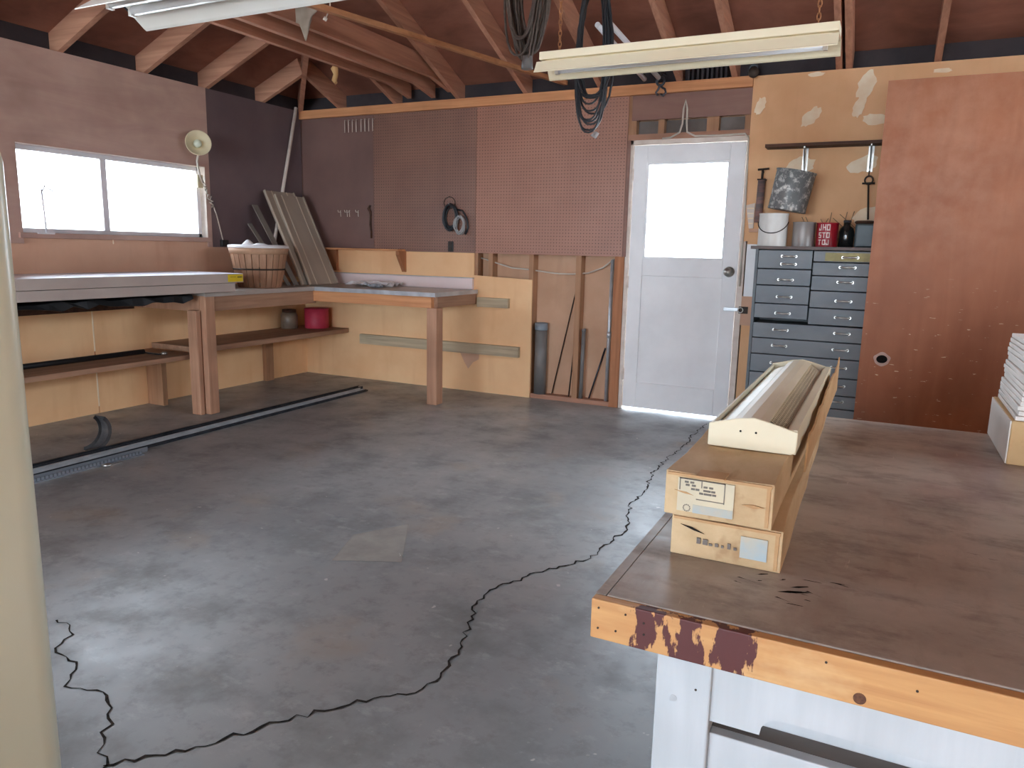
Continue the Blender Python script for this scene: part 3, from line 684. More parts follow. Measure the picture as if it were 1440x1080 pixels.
fs += [(5,4,3,2,1,0), tuple(6*23+q for q in range(6))]
tag(m.add(vs, fs).build('plastic_sheet', 'black'), 'crumpled black plastic strip hanging at the bench edge under the cartons', 'plastic sheet')

# bushel basket
bk = thing('bushel_basket', (.47,-1.06,.884), 'slatted wooden bushel basket with white lid on corner bench', 'basket')
cx, cy, z0 = .47, -1.06, .8845; hb = .315
m = MB(); N = 24
for i in range(N):
    a0, a1 = 2*PI*(i+.05)/N, 2*PI*(i+.95)/N
    for (r, zz) in ((0,0),):
        vs = []
        for j in range(6):
            f = j/5; R = .165+.06*f**.8; R2 = R-.005
            for a in (a0, a1): vs.append((cx+R*math.cos(a), cy+R*math.sin(a), z0+hb*f))
            for a in (a1, a0): vs.append((cx+R2*math.cos(a), cy+R2*math.sin(a), z0+hb*f))
        fs = []
        for j in range(5):
            for q in range(4): fs.append((4*j+q, 4*j+(q+1)%4, 4*j+4+(q+1)%4, 4*j+4+q))
        fs += [(3,2,1,0), (20,21,22,23)]
        m.add(vs, fs)
m.lathe([(.162,0),(.162,.006)], (cx,cy,z0), 24); m.build('slats', 'basket', bk)
def band(f0, f1, out): 
    r0, r1 = .165+.06*f0**.8+out, .165+.06*f1**.8+out
    return MB().lathe([(r0-.004,hb*f0),(r0,hb*f0),(r1,hb*f1),(r1-.004,hb*f1)], (cx,cy,z0), 40)
band(.84,1.0,.006).build('rim_band', 'basket_band', bk); band(.44,.48,.004).build('middle_wire', 'rust', bk)
MB().lathe([(.0,hb+.022),(.20,hb+.022),(.232,hb+.018),(.236,hb+.0),(.23,hb-.004),(.0,hb-.002)], (cx,cy,z0), 40).build('lid', 'plastic_white', bk, label='white lid')
MB().lathe([(.0,0),(.05,0),(.03,.02),(.014,.035),(0,.04)], (cx-.06,cy-.05,z0+hb+.022), 14).lathe([(0,0),(.06,0),(.03,.012),(0,.014)], (cx+.06,cy-.04,z0+hb+.022), 14).build('lid_knob', 'plastic_white', bk)

# leaning panels in the corner
def lean(y0, y1, foot, topx, topz, th, mat, name, lab, lines=0, grp=None, zf=.890, skew=0.):
    d = V((topx-foot, 0, topz-zf)); L = d.length; d.normalize(); nrm = V((d.z, 0, -d.x))
    t = thing(name, (foot, (y0+y1)/2, zf), lab, 'panel', grp)
    def pt(u, v, w): return V((foot, y0+(y1-y0)*u + skew*v/L, zf)) + d*v + nrm*w
    def slab(u0, u1, w0, w1, v0=0, v1=None):
        v1 = L if v1 is None else v1
        vs = [pt(u0,v0,w0),pt(u1,v0,w0),pt(u1,v0,w1),pt(u0,v0,w1),pt(u0,v1,w0),pt(u1,v1,w0),pt(u1,v1,w1),pt(u0,v1,w1)]
        return MB().add(vs, [(3,2,1,0),(4,5,6,7),(0,1,5,4),(1,2,6,5),(2,3,7,6),(3,0,4,7)])
    slab(0,1,-th,0).build('board', mat, t)
    for i in range(lines):
        u = (i+.5+(.0))/lines
        slab(u-.016,u+.016,0,.0025).build('groove_strip', 'slat_line', t)
    if lines: slab(0,.03,0,.012).build('edge_lip', 'slat_line', t); slab(.97,1,0,.012).build('edge_lip', 'slat', t)
    return t
lean(-.57,-.20,.56,.11,1.66,.012,'slat','grooved_panel','grey grooved panel leaning at the front of the corner stack',2,'grooved panels leaning in the corner',skew=.08)
lean(-.63,-.26,.53,.078,1.69,.012,'slat','grooved_panel','second grey grooved panel leaning just behind the front one',2,'grooved panels leaning in the corner',skew=.05)
lean(-.70,-.64,.50,.06,1.56,.008,'slat_dark','narrow_slat','narrow dull slat leaning left of the grooved panels',0,'narrow slats leaning in the corner')
lean(-.76,-.715,.48,.06,1.40,.008,'slat_dark','narrow_slat','shortest narrow slat leaning leftmost beside the basket',0,'narrow slats leaning in the corner')
tag(MB().cyl((.03,-.52,.886),(.03,-.09,2.46),.016,n=12).build('pole', 'frame_white'), 'thin pale pole leaning in the corner from bench to roof', 'pole')

# wall lamp
lp = thing('wall_lamp', (.13,-1.31,1.9), 'cream round lamp head on the wall beside the window', 'lamp')
rot = Matrix.Rotation(-.55,3,'Z') @ Matrix.Rotation(PI/2-.1,3,'Y')
MB().lathe([(.03,-.06),(.06,-.045),(.088,-.01),(.095,.02),(.096,.03),(.090,.028),(.07,.0),(.03,-.03),(0,-.035)], (.13,-1.31,1.985), 32, rot).build('shade', 'lamp', lp)
MB().lathe([(0,-.03),(.028,-.03),(.03,.0),(.02,.018),(0,.022)], (.13,-1.31,1.985), 20, rot).build('bulb', 'cream', lp)
MB().tube([(.13,-1.31,1.90),(.09,-1.29,1.86),(.05,-1.25,1.82),(.035,-1.22,1.75),(.03,-1.19,1.70)], [.010,.009,.008,.008,.01], 8).tube([(.09,-1.32,1.955),(.04,-1.28,1.94),(.012,-1.25,1.93)], .008, 8).build('arm', 'whitecord', lp)
B(.013,.03,-1.24,-1.19,1.66,1.76).build('mount', 'lamp', lp)
cp = [(.03,-1.19,1.70)]
for i in range(26):
    f = i/25; cp.append((.03+.012*math.sin(i*2.3), -1.19+.10*f+.018*math.sin(i*1.9), 1.70-.20*f+.012*math.cos(i*2.7)))
cp += [(.02,-1.06,1.46),(.018,-1.03,1.36),(.017,-1.0,1.25)]
MB().tube(cp, .005, 6).build('cord', 'whitecord', lp)
B(.011,.04,-1.03,-.96,1.20,1.255).build('switch_box', 'outlet', lp, bevel=.003)

# shelf items under the corner
rb = thing('spool_bucket', (.28,-.16,.466), 'pinkish red round canister on the lower corner shelf', 'canister')
MB().lathe([(.0,0),(.108,0),(.11,.005),(.11,.165),(.104,.17),(0,.17)], (.275,-.165,.4665), 36).build('canister_body', 'pink', rb)
MB().lathe([(.0,0),(.113,0),(.113,.012),(0,.012)], (.275,-.165,.6365), 36).build('lid', 'pink', rb)
jr = thing('jar', (.09,-.36,.466), 'murky brown jar beside the red canister on the corner shelf', 'jar')
MB().lathe([(0,0),(.07,0),(.075,.01),(.075,.12),(.06,.15),(0,.15)], (.12,-.36,.4665), 28).build('jar_body', 'jar', jr)
MB().lathe([(0,0),(.062,0),(.062,.025),(0,.025)], (.12,-.36,.6165), 28).build('lid', 'dark_wood', jr)

# foil sheets on the back bench
def foil(cx, cy, w, d, z, mat, nm, lab, seed, hgt):
    random.seed(seed); n = 8; vs = []; fs = []
    for i in range(n+1):
        for j in range(n+1): vs.append((cx-w/2+w*i/n, cy-d/2+d*j/n, z+.004+random.uniform(0,hgt)))
    o_ = len(vs); vs += [(x,y,zz-.003) for x,y,zz in vs]
    for i in range(n):
        for j in range(n):
            a = i*(n+1)+j; fs += [(a,a+n+1,a+n+2,a+1), (o_+a+1,o_+a+n+2,o_+a+n+1,o_+a)]
    return tag(MB().add(vs, fs).build(nm, mat), lab, 'foil')
foil(.98,-.22,.44,.26,.8845,'foil','foil_sheet','crumpled shiny foil sheet lying on the back workbench',3,.04)
foil(1.14,-.42,.13,.08,.8845,'edge','metal_scrap','small dull metal scrap before the foil on back bench',5,.03)
random.seed(11)

# ------------------------------------------------------------------ shelf over cabinet, caulk, drywall oddments
sh = thing('wall_shelf', (4.55,-.1,1.95), 'narrow brown shelf board on two metal brackets above the cans', 'shelf')
B(4.19,4.935,-.15,-.0125,1.945,1.965).build('shelf_board', 'dark_wood', sh)
for x in (4.44,4.845):
    MB().prism([(-.0125,1.945),(-.13,1.945),(-.13,1.935),(-.03,1.80),(-.025,1.78),(-.0125,1.78)], 'x', x-.004, x+.004).box(x-.017,x+.017,-.018,-.0125,1.78,1.945).build('bracket', 'chrome', sh)
hr = thing('iron_rod', (4.86,-.1,1.45), 'dark iron rod with ring head hanging from the right shelf bracket', 'rod')
MB().cyl((4.848,-.05,1.70),(4.868,-.09,1.47),.006,n=8).build('rod', 'rust', hr)
MB().tube([(4.848+.024*math.cos(a*PI/8),-.05,1.725+.026*math.sin(a*PI/8)) for a in range(16)], .006, 6, closed=True).build('ring', 'rust', hr)
MB().cyl((4.81,-.05,1.705),(4.886,-.05,1.705),.006,n=8).build('cross_pin', 'rust', hr)
MB().cyl((4.845,-.05,1.75),(4.845,-.05,1.785),.004,n=6).build('hanger', 'rust', hr)
cg = thing('caulk_gun', (4.165,-.06,1.42), 'caulking gun with faded tube hanging beside the door', 'caulking gun')
MB().cyl((4.168,-.05,1.45),(4.172,-.05,1.74),.026,n=20).build('cartridge', 'caulk', cg)
MB().cyl((4.172,-.05,1.74),(4.173,-.05,1.815),.008,n=10).build('plunger', 'rust', cg)
B(4.145,4.20,-.08,-.02,1.738,1.746).cyl((4.14,-.05,1.81),(4.215,-.05,1.815),.007,n=8).box(4.166,4.178,-.05,-.0125,1.79,1.80).build('frame', 'rust', cg)
ds = thing('wall_holder', (4.11,-.03,1.40), 'small pale ribbed holder hanging left of the caulking gun', 'holder')
MB().prism([(4.075,1.57),(4.135,1.585),(4.135,1.41),(4.105,1.41)], 'y', -.03, -.0125).build('plate', 'frame_white', ds)
MB().box(4.085,4.13,-.036,-.03,1.545,1.553).box(4.09,4.13,-.036,-.03,1.51,1.518).box(4.095,4.13,-.036,-.03,1.475,1.483).box(4.1,4.13,-.036,-.03,1.44,1.448).build('ribs', 'mud', ds)
B(4.11,4.20,-.06,-.0125,1.385,1.405).build('ledge', 'kraft_pink', ds)
tag(B(4.19,4.20,-.035,-.0165,1.03,1.16).build('switch_plate', 'outlet'), 'dark narrow switch plate at the left side of the cabinet', 'switch')

# ------------------------------------------------------------------ drawer cabinet
cb = thing('drawer_cabinet', (4.58,-.25,0), 'tall grey-blue wooden cabinet of many small drawers beside the door', 'cabinet')
X0, X1, YF = 4.228, 4.955, -.45
MB().box(X0,X0+.018,YF+.002,-.02,0,1.265).box(X1-.018,X1,YF+.002,-.02,0,1.265).box(X0,X1,-.03,-.02,0,1.265).box(X0,X1,YF+.002,-.02,0,.09).box(X0+.018,X1-.018,YF+.3,-.02,.09,1.265).build('body', 'teal', cb)
B(X0-.03,X1,YF-.02,-.0125,1.2655,1.285).build('top_board', 'tealtop', cb)
XM = 4.583
def pull(parent, x, z, l=.085):
    MB().cyl((x-l/2,YF-.024,z),(x+l/2,YF-.024,z),.0055,n=8).lathe([(.0,0),(.013,0),(.012,.018),(0,.02)], (0,0,0), 12, Matrix.Rotation(PI/2,3,'X')).xf(Matrix.Identity(4)) if False else None
    m = MB().tube([(x-l/2,YF-.016,z),(x-l/2+.008,YF-.034,z),(x+l/2-.008,YF-.034,z),(x+l/2,YF-.016,z)], .006, 8)
    for s in (-1, 1): m.cyl((x+s*l/2,YF-.012,z),(x+s*l/2,YF-.022,z),.009,n=12)
    m.build('pull', 'chrome', parent)
def drawer(x0, x1, z0, z1, pulls, dz=0):
    d = B(x0+.004,x1-.004,YF-.012,YF+.25,z0+.003+dz,z1-.003).build('drawer', 'teal2', cb, bevel=.003)
    for x, z in pulls: pull(d, x, z)
    return d
A0, A1 = X0+.018, X1-.018
drawer(A0,XM,1.14,1.262,[(4.44,1.222),(4.44,1.172)])
drawer(A0,XM,1.034,1.14,[(4.43,1.072)]); drawer(A0,XM,.915,1.034,[(4.43,.962)]); drawer(A0,XM,.795,.915,[(4.43,.855)],.022)
d = drawer(XM,A1,1.19,1.262,[(4.80,1.222)])
B(4.655,A1-.006,YF-.0135,YF-.012,1.198,1.25).build('label_strip', 'label', d, label='olive paper label strip')
drawer(XM,A1,1.105,1.19,[(4.79,1.16)]); drawer(XM,A1,1.01,1.105,[(4.785,1.068)]); drawer(XM,A1,.90,1.01,[(4.785,.95)]); drawer(XM,A1,.792,.90,[(4.79,.847)])
for z0, z1 in ((.687,.789),(.58,.687),(.458,.58),(.344,.458),(.258,.344),(.095,.258)):
    zc = (z0+z1)/2+.008; drawer(A0,A1,z0,z1,[(4.425,zc),(4.795,zc)])
ZC = 1.2852
def can(name, x, y, r, h, mat, lab, cat, rt=None, rim=True, lidmat=None):
    t = thing(name, (x,y,ZC), lab, cat); rt = rt or r
    MB().lathe([(0,.0),(r,.0),(r+.002,.004),(r,.01),(rt,h-.01),(rt+.003,h-.004),(rt+.003,h),(rt-.006,h),(rt-.008,h-.012),(0,h-.014)], (x,y,ZC), 32).build('can_body', mat, t)
    return t
wc = can('paint_bucket', 4.30,-.26,.093,.215,'white_can','white paint bucket with wire handle on the cabinet top','bucket')
MB().tube([(4.30+.097*math.cos(a), -.26+.097*math.sin(a)-.004, ZC+.16-.075*math.sin((a-PI*1.02)/(PI*.96)*PI)) for a in [PI*1.02+PI*.96*i/16 for i in range(17)]], .003, 6).build('handle', 'rust', wc)
gb = thing('metal_pail', (4.385,-.14,1.5), 'mottled galvanised pail set upside down on the white bucket, tilted', 'bucket')
ax = Matrix.Rotation(.17,3,'Y')
MB().lathe([(0,0),(.120,0),(.124,.006),(.122,.02),(.125,.25),(.129,.255),(.129,.262),(.12,.262),(.118,.255),(0,.25)], (4.368,-.20,ZC+.236), 36, ax).build('pail_body', 'galv', gb)
can('tin_can', 4.496,-.26,.070,.16,'tin','dull grey tin can between white bucket and red can','can')
rc = can('tin_can', 4.64,-.27,.066,.155,'red','red can with rows of white lettering on cabinet top','can')
m = MB()
def glyphs(row, z, hgt):
    # worn block lettering wrapped on the can: short upright strokes and bars
    for a0, strokes in row:
        for (u0, u1, v0, v1) in strokes:
            r = .0672; n = 3; vs = []
            for i in range(n+1):
                a = math.radians(a0 + (u0+(u1-u0)*i/n))
                for v in (v0, v1): vs.append((4.64+r*math.cos(a), -.27+r*math.sin(a), z+hgt*v))
            m.add(vs, [(2*i, 2*i+2, 2*i+3, 2*i+1) for i in range(n)])
Hh = [(0,5,0,1),(13,18,0,1),(5,13,.4,.6)]; S_ = [(0,18,0,.18),(0,18,.41,.59),(0,18,.82,1),(0,6,.5,1),(12,18,0,.5)]; T_ = [(0,18,.8,1),(6.5,11.5,0,.8)]; O_ = [(0,5,0,1),(13,18,0,1),(5,13,0,.2),(5,13,.8,1)]; J_ = [(11,16,0,1),(0,11,0,.2),(0,5,.2,.4)]
glyphs([(226,J_),(248,Hh),(270,O_)], ZC+.105, .04); glyphs([(226,S_),(248,T_),(270,O_)], ZC+.058, .036); glyphs([(226,T_),(250,O_),(270,J_)], ZC+.014, .034)
m.build('lettering', 'lettering', rc, label='white lettering')
bt = thing('glass_bottle', (4.752,-.205,ZC), 'dark squat glass jug between red can and teal box', 'bottle')
MB().lathe([(0,0),(.042,0),(.047,.006),(.047,.10),(.04,.125),(.022,.14),(.022,.158),(0,.16)], (4.752,-.205,ZC), 24).build('bottle_body', 'glass_dark', bt)
MB().lathe([(0,0),(.024,0),(.024,.016),(0,.016)], (4.752,-.205,ZC+.16), 16).build('cap', 'darksteel', bt)
tb = thing('metal_box', (4.86,-.25,ZC), 'dark teal metal box at the right end of the cabinet top', 'box')
MB().box(4.806,4.95,-.33,-.17,ZC,ZC+.15).build('box_body', 'tealbox', tb, bevel=.012)
MB().lathe([(0,0),(.05,0),(.06,.012),(.05,.02),(0,.022)], (4.855,-.25,ZC+.15), 20).build('cover', 'dark_wood', tb)
random.seed(4)
tw = thing('twig_bundle', (4.58,-.1,ZC), 'loose dry twigs poking up behind the cans', 'twigs')
m = MB()
for i in range(9):
    x = 4.53+.03*i; m.tube([(x,-.12,ZC),(x+random.uniform(-.05,.05),-.11,ZC+.12),(x+random.uniform(-.09,.09),-.09,ZC+.17+random.uniform(0,.08))], [.004,.0035,.002], 5)
m.build('twigs', 'twig', tw)

# tall plywood sheet in front of the wall to the right
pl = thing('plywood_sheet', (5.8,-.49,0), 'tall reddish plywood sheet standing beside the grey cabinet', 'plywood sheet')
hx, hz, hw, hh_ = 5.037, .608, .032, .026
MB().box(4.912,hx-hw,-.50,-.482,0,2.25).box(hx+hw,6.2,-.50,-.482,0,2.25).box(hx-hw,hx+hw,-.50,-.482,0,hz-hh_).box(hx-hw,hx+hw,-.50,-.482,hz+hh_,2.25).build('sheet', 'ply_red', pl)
B(hx-hw-.01,hx+hw+.01,-.48,-.44,hz-hh_-.01,hz+hh_+.01).build('outlet_box', 'hole', pl, label='dark empty outlet box')
MB().prism([(hx+.047*math.cos(a)*(1+.08*math.sin(5*a)),hz+.042*math.sin(a)*(1+.08*math.cos(4*a))) for a in [2*PI*i/24 for i in range(25)]]+[(hx+.031*math.cos(a),hz+.025*math.sin(a)) for a in [2*PI*i/24 for i in range(24,-1,-1)]], 'y', -.5012, -.5002).build('torn_rim', 'ply_mauve', pl)
MB().box(hx-.008,hx+.012,-.479,-.470,hz-.02,hz+.02).build('outlet_core', 'rust', pl)
B(4.965,5.005,-.48,-.43,0,2.25).build('back_stud', 'stud_z', pl)

# ------------------------------------------------------------------ big worktable
TZ = .68
wt = thing('worktable', (5.4,-3.7,0), 'large worn wooden worktable with white painted base in front', 'worktable')
tx0, tx1, ty0, ty1 = 4.632, 6.3, -4.553, -2.855
B(tx0+.018,tx1,ty0+.02,ty1,TZ-.03,TZ).build('table_top', 'tabletop', wt, bevel=.003)
B(tx0,tx1,ty0,ty0+.0195,TZ-.069,TZ-.0015).build('front_edging', 'fascia', wt, bevel=.002, label='pine edging with dark drip stains')
B(tx0,tx0+.0175,ty0+.02,ty1,TZ-.069,TZ-.001).build('side_edging', 'tabletop', wt)
for x, y in ((4.735,-4.515),(4.735,-2.96),(6.1,-4.515),(6.1,-2.96)): B(x,x+.088,y,y+.085,0,TZ-.03).build('leg', 'white_wood', wt, bevel=.003)
rail = [(4.823,TZ-.031),(6.1,TZ-.031),(6.1,.525),(4.93,.525)]
rail += [(4.93-.03*math.sin(a)-.0, .525-.03*(1-math.cos(a))) for a in [PI/8*i for i in range(1,5)]]
rail += [(4.90,.492),(4.823,.492)]
MB().prism(rail, 'y', -4.505, -4.485).build('top_rail', 'white_wood', wt)
B(4.823,6.1,-4.50,-4.478,.20,.468).build('drawer_front', 'white_wood', wt, bevel=.002)
B(4.823,6.1,-4.478,-4.4405,.452,.468).build('drawer_lip', 'bay_grey', wt)
B(4.823,6.1,-4.44,-4.42,.40,.60).build('inner_panel', 'white_wood', wt)
B(4.823,6.1,-4.42,-4.40,.10,.60).build('inner_panel', 'bay_grey', wt)
B(4.735,4.75,-4.43,-2.96,.10,.60).build('side_panel', 'white_wood', wt)
B(4.823,6.1,-4.51,-4.49,.08,.19).build('bottom_rail', 'white_wood', wt)
for x, z in ((4.645,.665),(4.645,.63),(4.69,.664),(4.675,.632),(4.72,.657),(4.721,.638),(4.985,.665),(5.1,.655)): MB().cyl((x,ty0-.0012,z),(x,ty0+.002,z),.0018,n=10).build('nail_head', 'rust', wt)
MB().cyl((5.032,ty0-.0008,.623),(5.032,ty0+.002,.623),.0085,n=18).build('knot', 'knot', wt)
MB().cyl((4.765,-4.5158,.52),(4.765,-4.513,.52),.006,n=14).build('bolt', 'steel', wt)
MB().cyl((4.80,-4.5158,.545),(4.80,-4.513,.545),.002,n=8).build('nail_head', 'rust', wt)
# gouges in the top
random.seed(21)
for i in range(16):
    x = 4.86+random.gauss(.03,.05); y = -4.36+random.gauss(0,.035); l = random.uniform(.01,.045); a = random.uniform(-.5,.5)
    dx, dy = l*math.cos(a), l*math.sin(a); w_ = random.uniform(.0006,.002)
    MB().add([(x,y-w_,TZ+.0004),(x+dx*.5,y+dy*.3-w_,TZ+.0004),(x+dx,y+dy-w_*.3,TZ+.0004),(x+dx*.9,y+dy+w_,TZ+.0004),(x+dx*.4,y+dy*.5+w_*1.5,TZ+.0004),(x+.004,y+w_,TZ+.0004)], [(0,1,2,3,4,5)]).build('gouge', 'crack', wt)

# cardboard boxes with heater
def carton_box(x0, x1, y0, y1, z0, z1, lab, mat, skew=0.):
    t = thing('cardboard_box', ((x0+x1)/2,(y0+y1)/2,z0), lab, 'box', 'long cardboard boxes on the worktable')
    n = 10; vs = []; fs = []
    random.seed(int(z0*1000))
    ys = [y0+(y1-y0)*i/n for i in range(n+1)]
    for i, y in enumerate(ys):
        s = skew*i/n; j = lambda a: random.uniform(-a, a) if 0 < i < n else 0
        vs += [(x0+s+j(.003),y,z0),(x1+s+j(.003),y,z0),(x1+s+j(.004),y,z1+j(.002)),((x0+x1)/2+s,y,z1-.002+j(.002)),(x0+s+j(.004),y,z1+j(.002))]
    for i in range(n):
        for q in range(5): fs.append((5*i+q, 5*i+(q+1)%5, 5*i+5+(q+1)%5, 5*i+5+q))
    fs += [(4,3,2,1,0), tuple(5*n+q for q in range(5))]
    MB().add(vs, fs).build('carton_body', mat, t, bevel=.002)
    MB().box(x1-.012,x1-.006,y0-.003,y0,z0+.004,z1-.003).box(x0+.004,x1-.004,y0-.004,y0,z1-.007,z1-.002).build('flap_edge', 'carton2', t)
    return t
lb = carton_box(4.697,4.892,-4.31,-2.93,TZ+.0005,.757,'lower of two long cardboard boxes at the worktable corner','carton',-.02)
f = -4.3125
B(4.822,4.868,f-.0012,f,.698,.738).build('blue_print', 'carton_lbl', lb, label='pale blue printed square')
m = MB()
for i in range(7): m.box(4.745+.011*i,4.745+.011*i+random.uniform(.004,.009),f-.0014,f,.709,.709+random.uniform(.004,.012))
m.build('faded_print', 'ink_soft', lb)
MB().prism([(4.714,.741),(4.735,.738),(4.758,.729),(4.738,.733)], 'y', f-.0015, f).build('tear', 'hole', lb)
ub = carton_box(4.682,4.872,-4.315,-2.92,.7576,.84,'upper of two long cardboard boxes, with a printed end','carton',.0)
f = -4.3175
B(4.706,4.806,f-.001,f,.768,.83).build('end_label', 'carton_wht', ub, label='faded paper label')
B(4.735,4.805,f-.0016,f,.7675,.783).build('blue_print', 'carton_lbl', ub)
m = MB().box(4.709,4.79,f-.002,f,.8285,.83).box(4.709,4.7105,f-.002,f,.808,.83).box(4.7885,4.79,f-.002,f,.792,.83).box(4.748,4.7495,f-.002,f,.816,.829).box(4.74,4.789,f-.002,f,.793,.7945)
for z, xs in ((.822,(4.718,4.728)),(.8165,(4.72,4.731,4.752,4.762)),(.810,(4.73,4.738,4.752,4.758,4.766)),(.804,(4.745,4.753,4.76,4.768))):
    for x in xs: m.box(x,x+.007,f-.002,f,z,z+.0035)
m.build('label_print', 'ink_soft', ub)
m = MB()
for a in range(12): m.cyl((4.724+.006*math.cos(a*PI/6),f-.0015,.775+.006*math.sin(a*PI/6)),(4.724+.006*math.cos(a*PI/6),f,.775+.006*math.sin(a*PI/6)),.0013,n=6)
m.build('round_stamp', 'ink_soft', ub)
MB().prism([(4.82,.797),(4.838,.80),(4.858,.797),(4.84,.793)], 'y', f-.0015, f).prism([(4.70,.806),(4.722,.805),(4.735,.80),(4.715,.802)], 'y', f-.0015, f).build('tear', 'carton2', ub)
# torn side flap standing along the heater
random.seed(9); prof = [(-4.02,.79),(-4.0,.848)]
y = -3.97; zt = .86
while y < -2.95:
    zt = min(.905, max(.852, zt+random.uniform(-.012,.018))); prof.append((y, zt)); y += random.uniform(.04,.1)
prof += [(-2.93,.90),(-2.93,.79)]
MB().prism(prof, 'x', 4.894, 4.898).build('torn_flap', 'carton2', ub, label='torn cardboard flap')
MB().prism([(4.74,.8405),(4.79,.8405),(4.79,.8425),(4.74,.8425)], 'y', -4.335, -4.29).build('top_flap', 'carton2', ub)

ht = thing('baseboard_heater', (4.797,-3.6,.841), 'ivory metal baseboard heater lying on the stacked cardboard boxes', 'heater')
hy0, hy1, zb = -4.10, -3.13, .8425
MB().box(4.716,4.878,hy0+.006,hy1,zb,zb+.008).box(4.712,4.716,hy0+.006,hy1,zb,zb+.044).box(4.878,4.882,hy0+.006,hy1,zb,zb+.046).box(4.866,4.882,hy0+.006,hy1,zb+.0461,zb+.049).box(4.861,4.864,hy0+.006,hy1,zb+.008,zb+.044).build('casing', 'heater', ht)
cov = [(4.752,zb+.046),(4.758,zb+.054),(4.774,zb+.0615),(4.792,zb+.064),(4.810,zb+.062),(4.826,zb+.057)]
MB().prism(cov + [(x,z-.004) for x,z in reversed(cov)], 'y', hy0+.006, hy1-.004).build('front_cover', 'heater_dirty', ht, label='dusty curved cover')
B(4.718,4.862,hy0+.008,hy1-.006,zb+.0085,zb+.022).build('inner_shade', 'hole', ht)  # near-black slab painted as the shade inside the casing, seen through the grilles
def grille(xa, za, xb, zb_, step, wd, crossing=True):
    a, b = V((xa,0,za)), V((xb,0,zb_)); m = MB(); y = hy0+.01; Lr = (b-a).length
    nrm = V((-(zb_-za),0,xb-xa)).normalized(); 
    if nrm.z < 0: nrm = -nrm
    while y < hy1-.02-Lr:
        for s in ((0,1),(1,0)) if crossing else ((0,1),):
            p = a+V((0,y+Lr*s[0]*.9,0)); q = b+V((0,y+Lr*s[1]*.9,0)); t = (q-p).normalized(); sd = nrm.cross(t)*wd
            k = nrm*.0006*(1 if s[0] else -1)
            m.add([p-sd+k,q-sd+k,q+sd+k,p+sd+k,p-sd-nrm*.001,q-sd-nrm*.001,q+sd-nrm*.001,p+sd-nrm*.001], [(0,1,2,3),(7,6,5,4),(0,4,5,1),(2,6,7,3)])
        y += step
    return m
grille(4.826,zb+.056,4.864,zb+.034,.0135,.0010).build('mesh_grille', 'heater', ht)
grille(4.722,zb+.034,4.752,zb+.046,.010,.0024).build('mesh_grille', 'heater', ht)
for y in (hy0, hy1-.006):
    MB().prism([(4.711,zb),(4.716,zb-.001),(4.874,zb-.001),(4.883,zb+.006),(4.884,zb+.046),(4.866,zb+.05),(4.83,zb+.060),(4.80,zb+.066),(4.77,zb+.062),(4.711,zb+.046)], 'y', y, y+.006).build('end_cap', 'heater', ht, bevel=.002)
m = MB()
for x in (4.775,4.805): m.cyl((x,hy0-.0008,zb+.036),(x,hy0+.001,zb+.036),.0022,n=10)
m.build('screw_holes', 'hole', ht)

# stacked tiles on a carton at right
bx = thing('tile_carton', (5.5,-3.05,TZ), 'tan cardboard carton under the white tile stack at right', 'box')
B(5.352,5.66,-3.255,-2.85,TZ+.0005,.802).build('carton_body', 'carton3', bx, bevel=.003)
B(5.349,5.352,-3.25,-2.85,.682,.80).build('side_liner', 'tile', bx)
NL = 15; random.seed(31)
bot = []
for i in range(NL):
    dx = random.uniform(-.003,.003)+.012+.012*i/14; dy = .006*math.sin(i*1.1)
    o = tag(B(5.352,5.655,-3.25,-2.86,.8025,.8150).build('tile', 'tile', bevel=.002), 'white tile in the stack on the tan carton at right edge', 'tile', 'white tiles stacked on the carton')
    o.location += V((dx, dy, .0137*i)); o.rotation_euler = (0, 0, random.uniform(-.012,.012))
tl = [o for o in bpy.data.objects if o.name.startswith('tile') and o.type == 'MESH' and o.parent is None]
tl[-1]['label'] = 'topmost white tile of the stack at right edge'; tl[0]['label'] = 'lowest white tile lying directly on the tan carton'

# ------------------------------------------------------------------ things on the floor
def channel(p0, p1, wdt, h, mat, name, lab, th=.003, grp=None):
    p0, p1 = V(p0), V(p1); d = (p1-p0).normalized(); r = V((d.y,-d.x,0)); m = MB()
    def bar(a, b, z0, z1):
        vs = [p+r*u+V((0,0,z)) for p in (p0,p1) for u, z in ((a,z0),(b,z0),(b,z1),(a,z1))]
        m.add(vs, [(3,2,1,0),(4,5,6,7),(0,1,5,4),(1,2,6,5),(2,3,7,6),(3,0,4,7)])
    bar(-wdt/2,wdt/2,0,th); bar(-wdt/2,-wdt/2+th,th,h); bar(wdt/2-th,wdt/2,th,h); bar(-wdt/2,-wdt/2+wdt*.3,h,h+th)
    return tag(m.build(name, mat), lab, 'rail', grp)
channel((.985,-3.7,.001),(1.00,-.46,.001),.05,.028,'darksteel','door_track','black steel door track lying on the floor nearest the left wall',grp='door tracks on the floor')
channel((1.055,-3.7,.001),(1.06,-.52,.001),.04,.022,'steel','door_track','bright grey steel door track lying beside the black one',grp='door tracks on the floor')
channel((1.115,-3.7,.001),(1.100,-.5,.001),.02,.012,'darksteel','door_track','thin dark steel rail on the room side of the tracks',grp='door tracks on the floor')
def perforated():
    t = NT('perforated zinc'); x, y, z = t.xyz()
    fy = t.math('ABSOLUTE', t.math('SUBTRACT', t.math('FRACT', t.math('DIVIDE', t.math('ADD', y, 10.), .022)), .5))
    fx = t.math('ABSOLUTE', t.math('SUBTRACT', t.math('FRACT', t.math('DIVIDE', t.math('ADD', x, 10.), .014)), .5))
    hole = t.math('MULTIPLY', t.rng(fy, .2, .17), t.rng(fx, .2, .16))
    t.col(t.mix(hole, (150,156,164), (60,62,66))); return t.fin(.35, .6, .5)
M['perf'] = perforated()
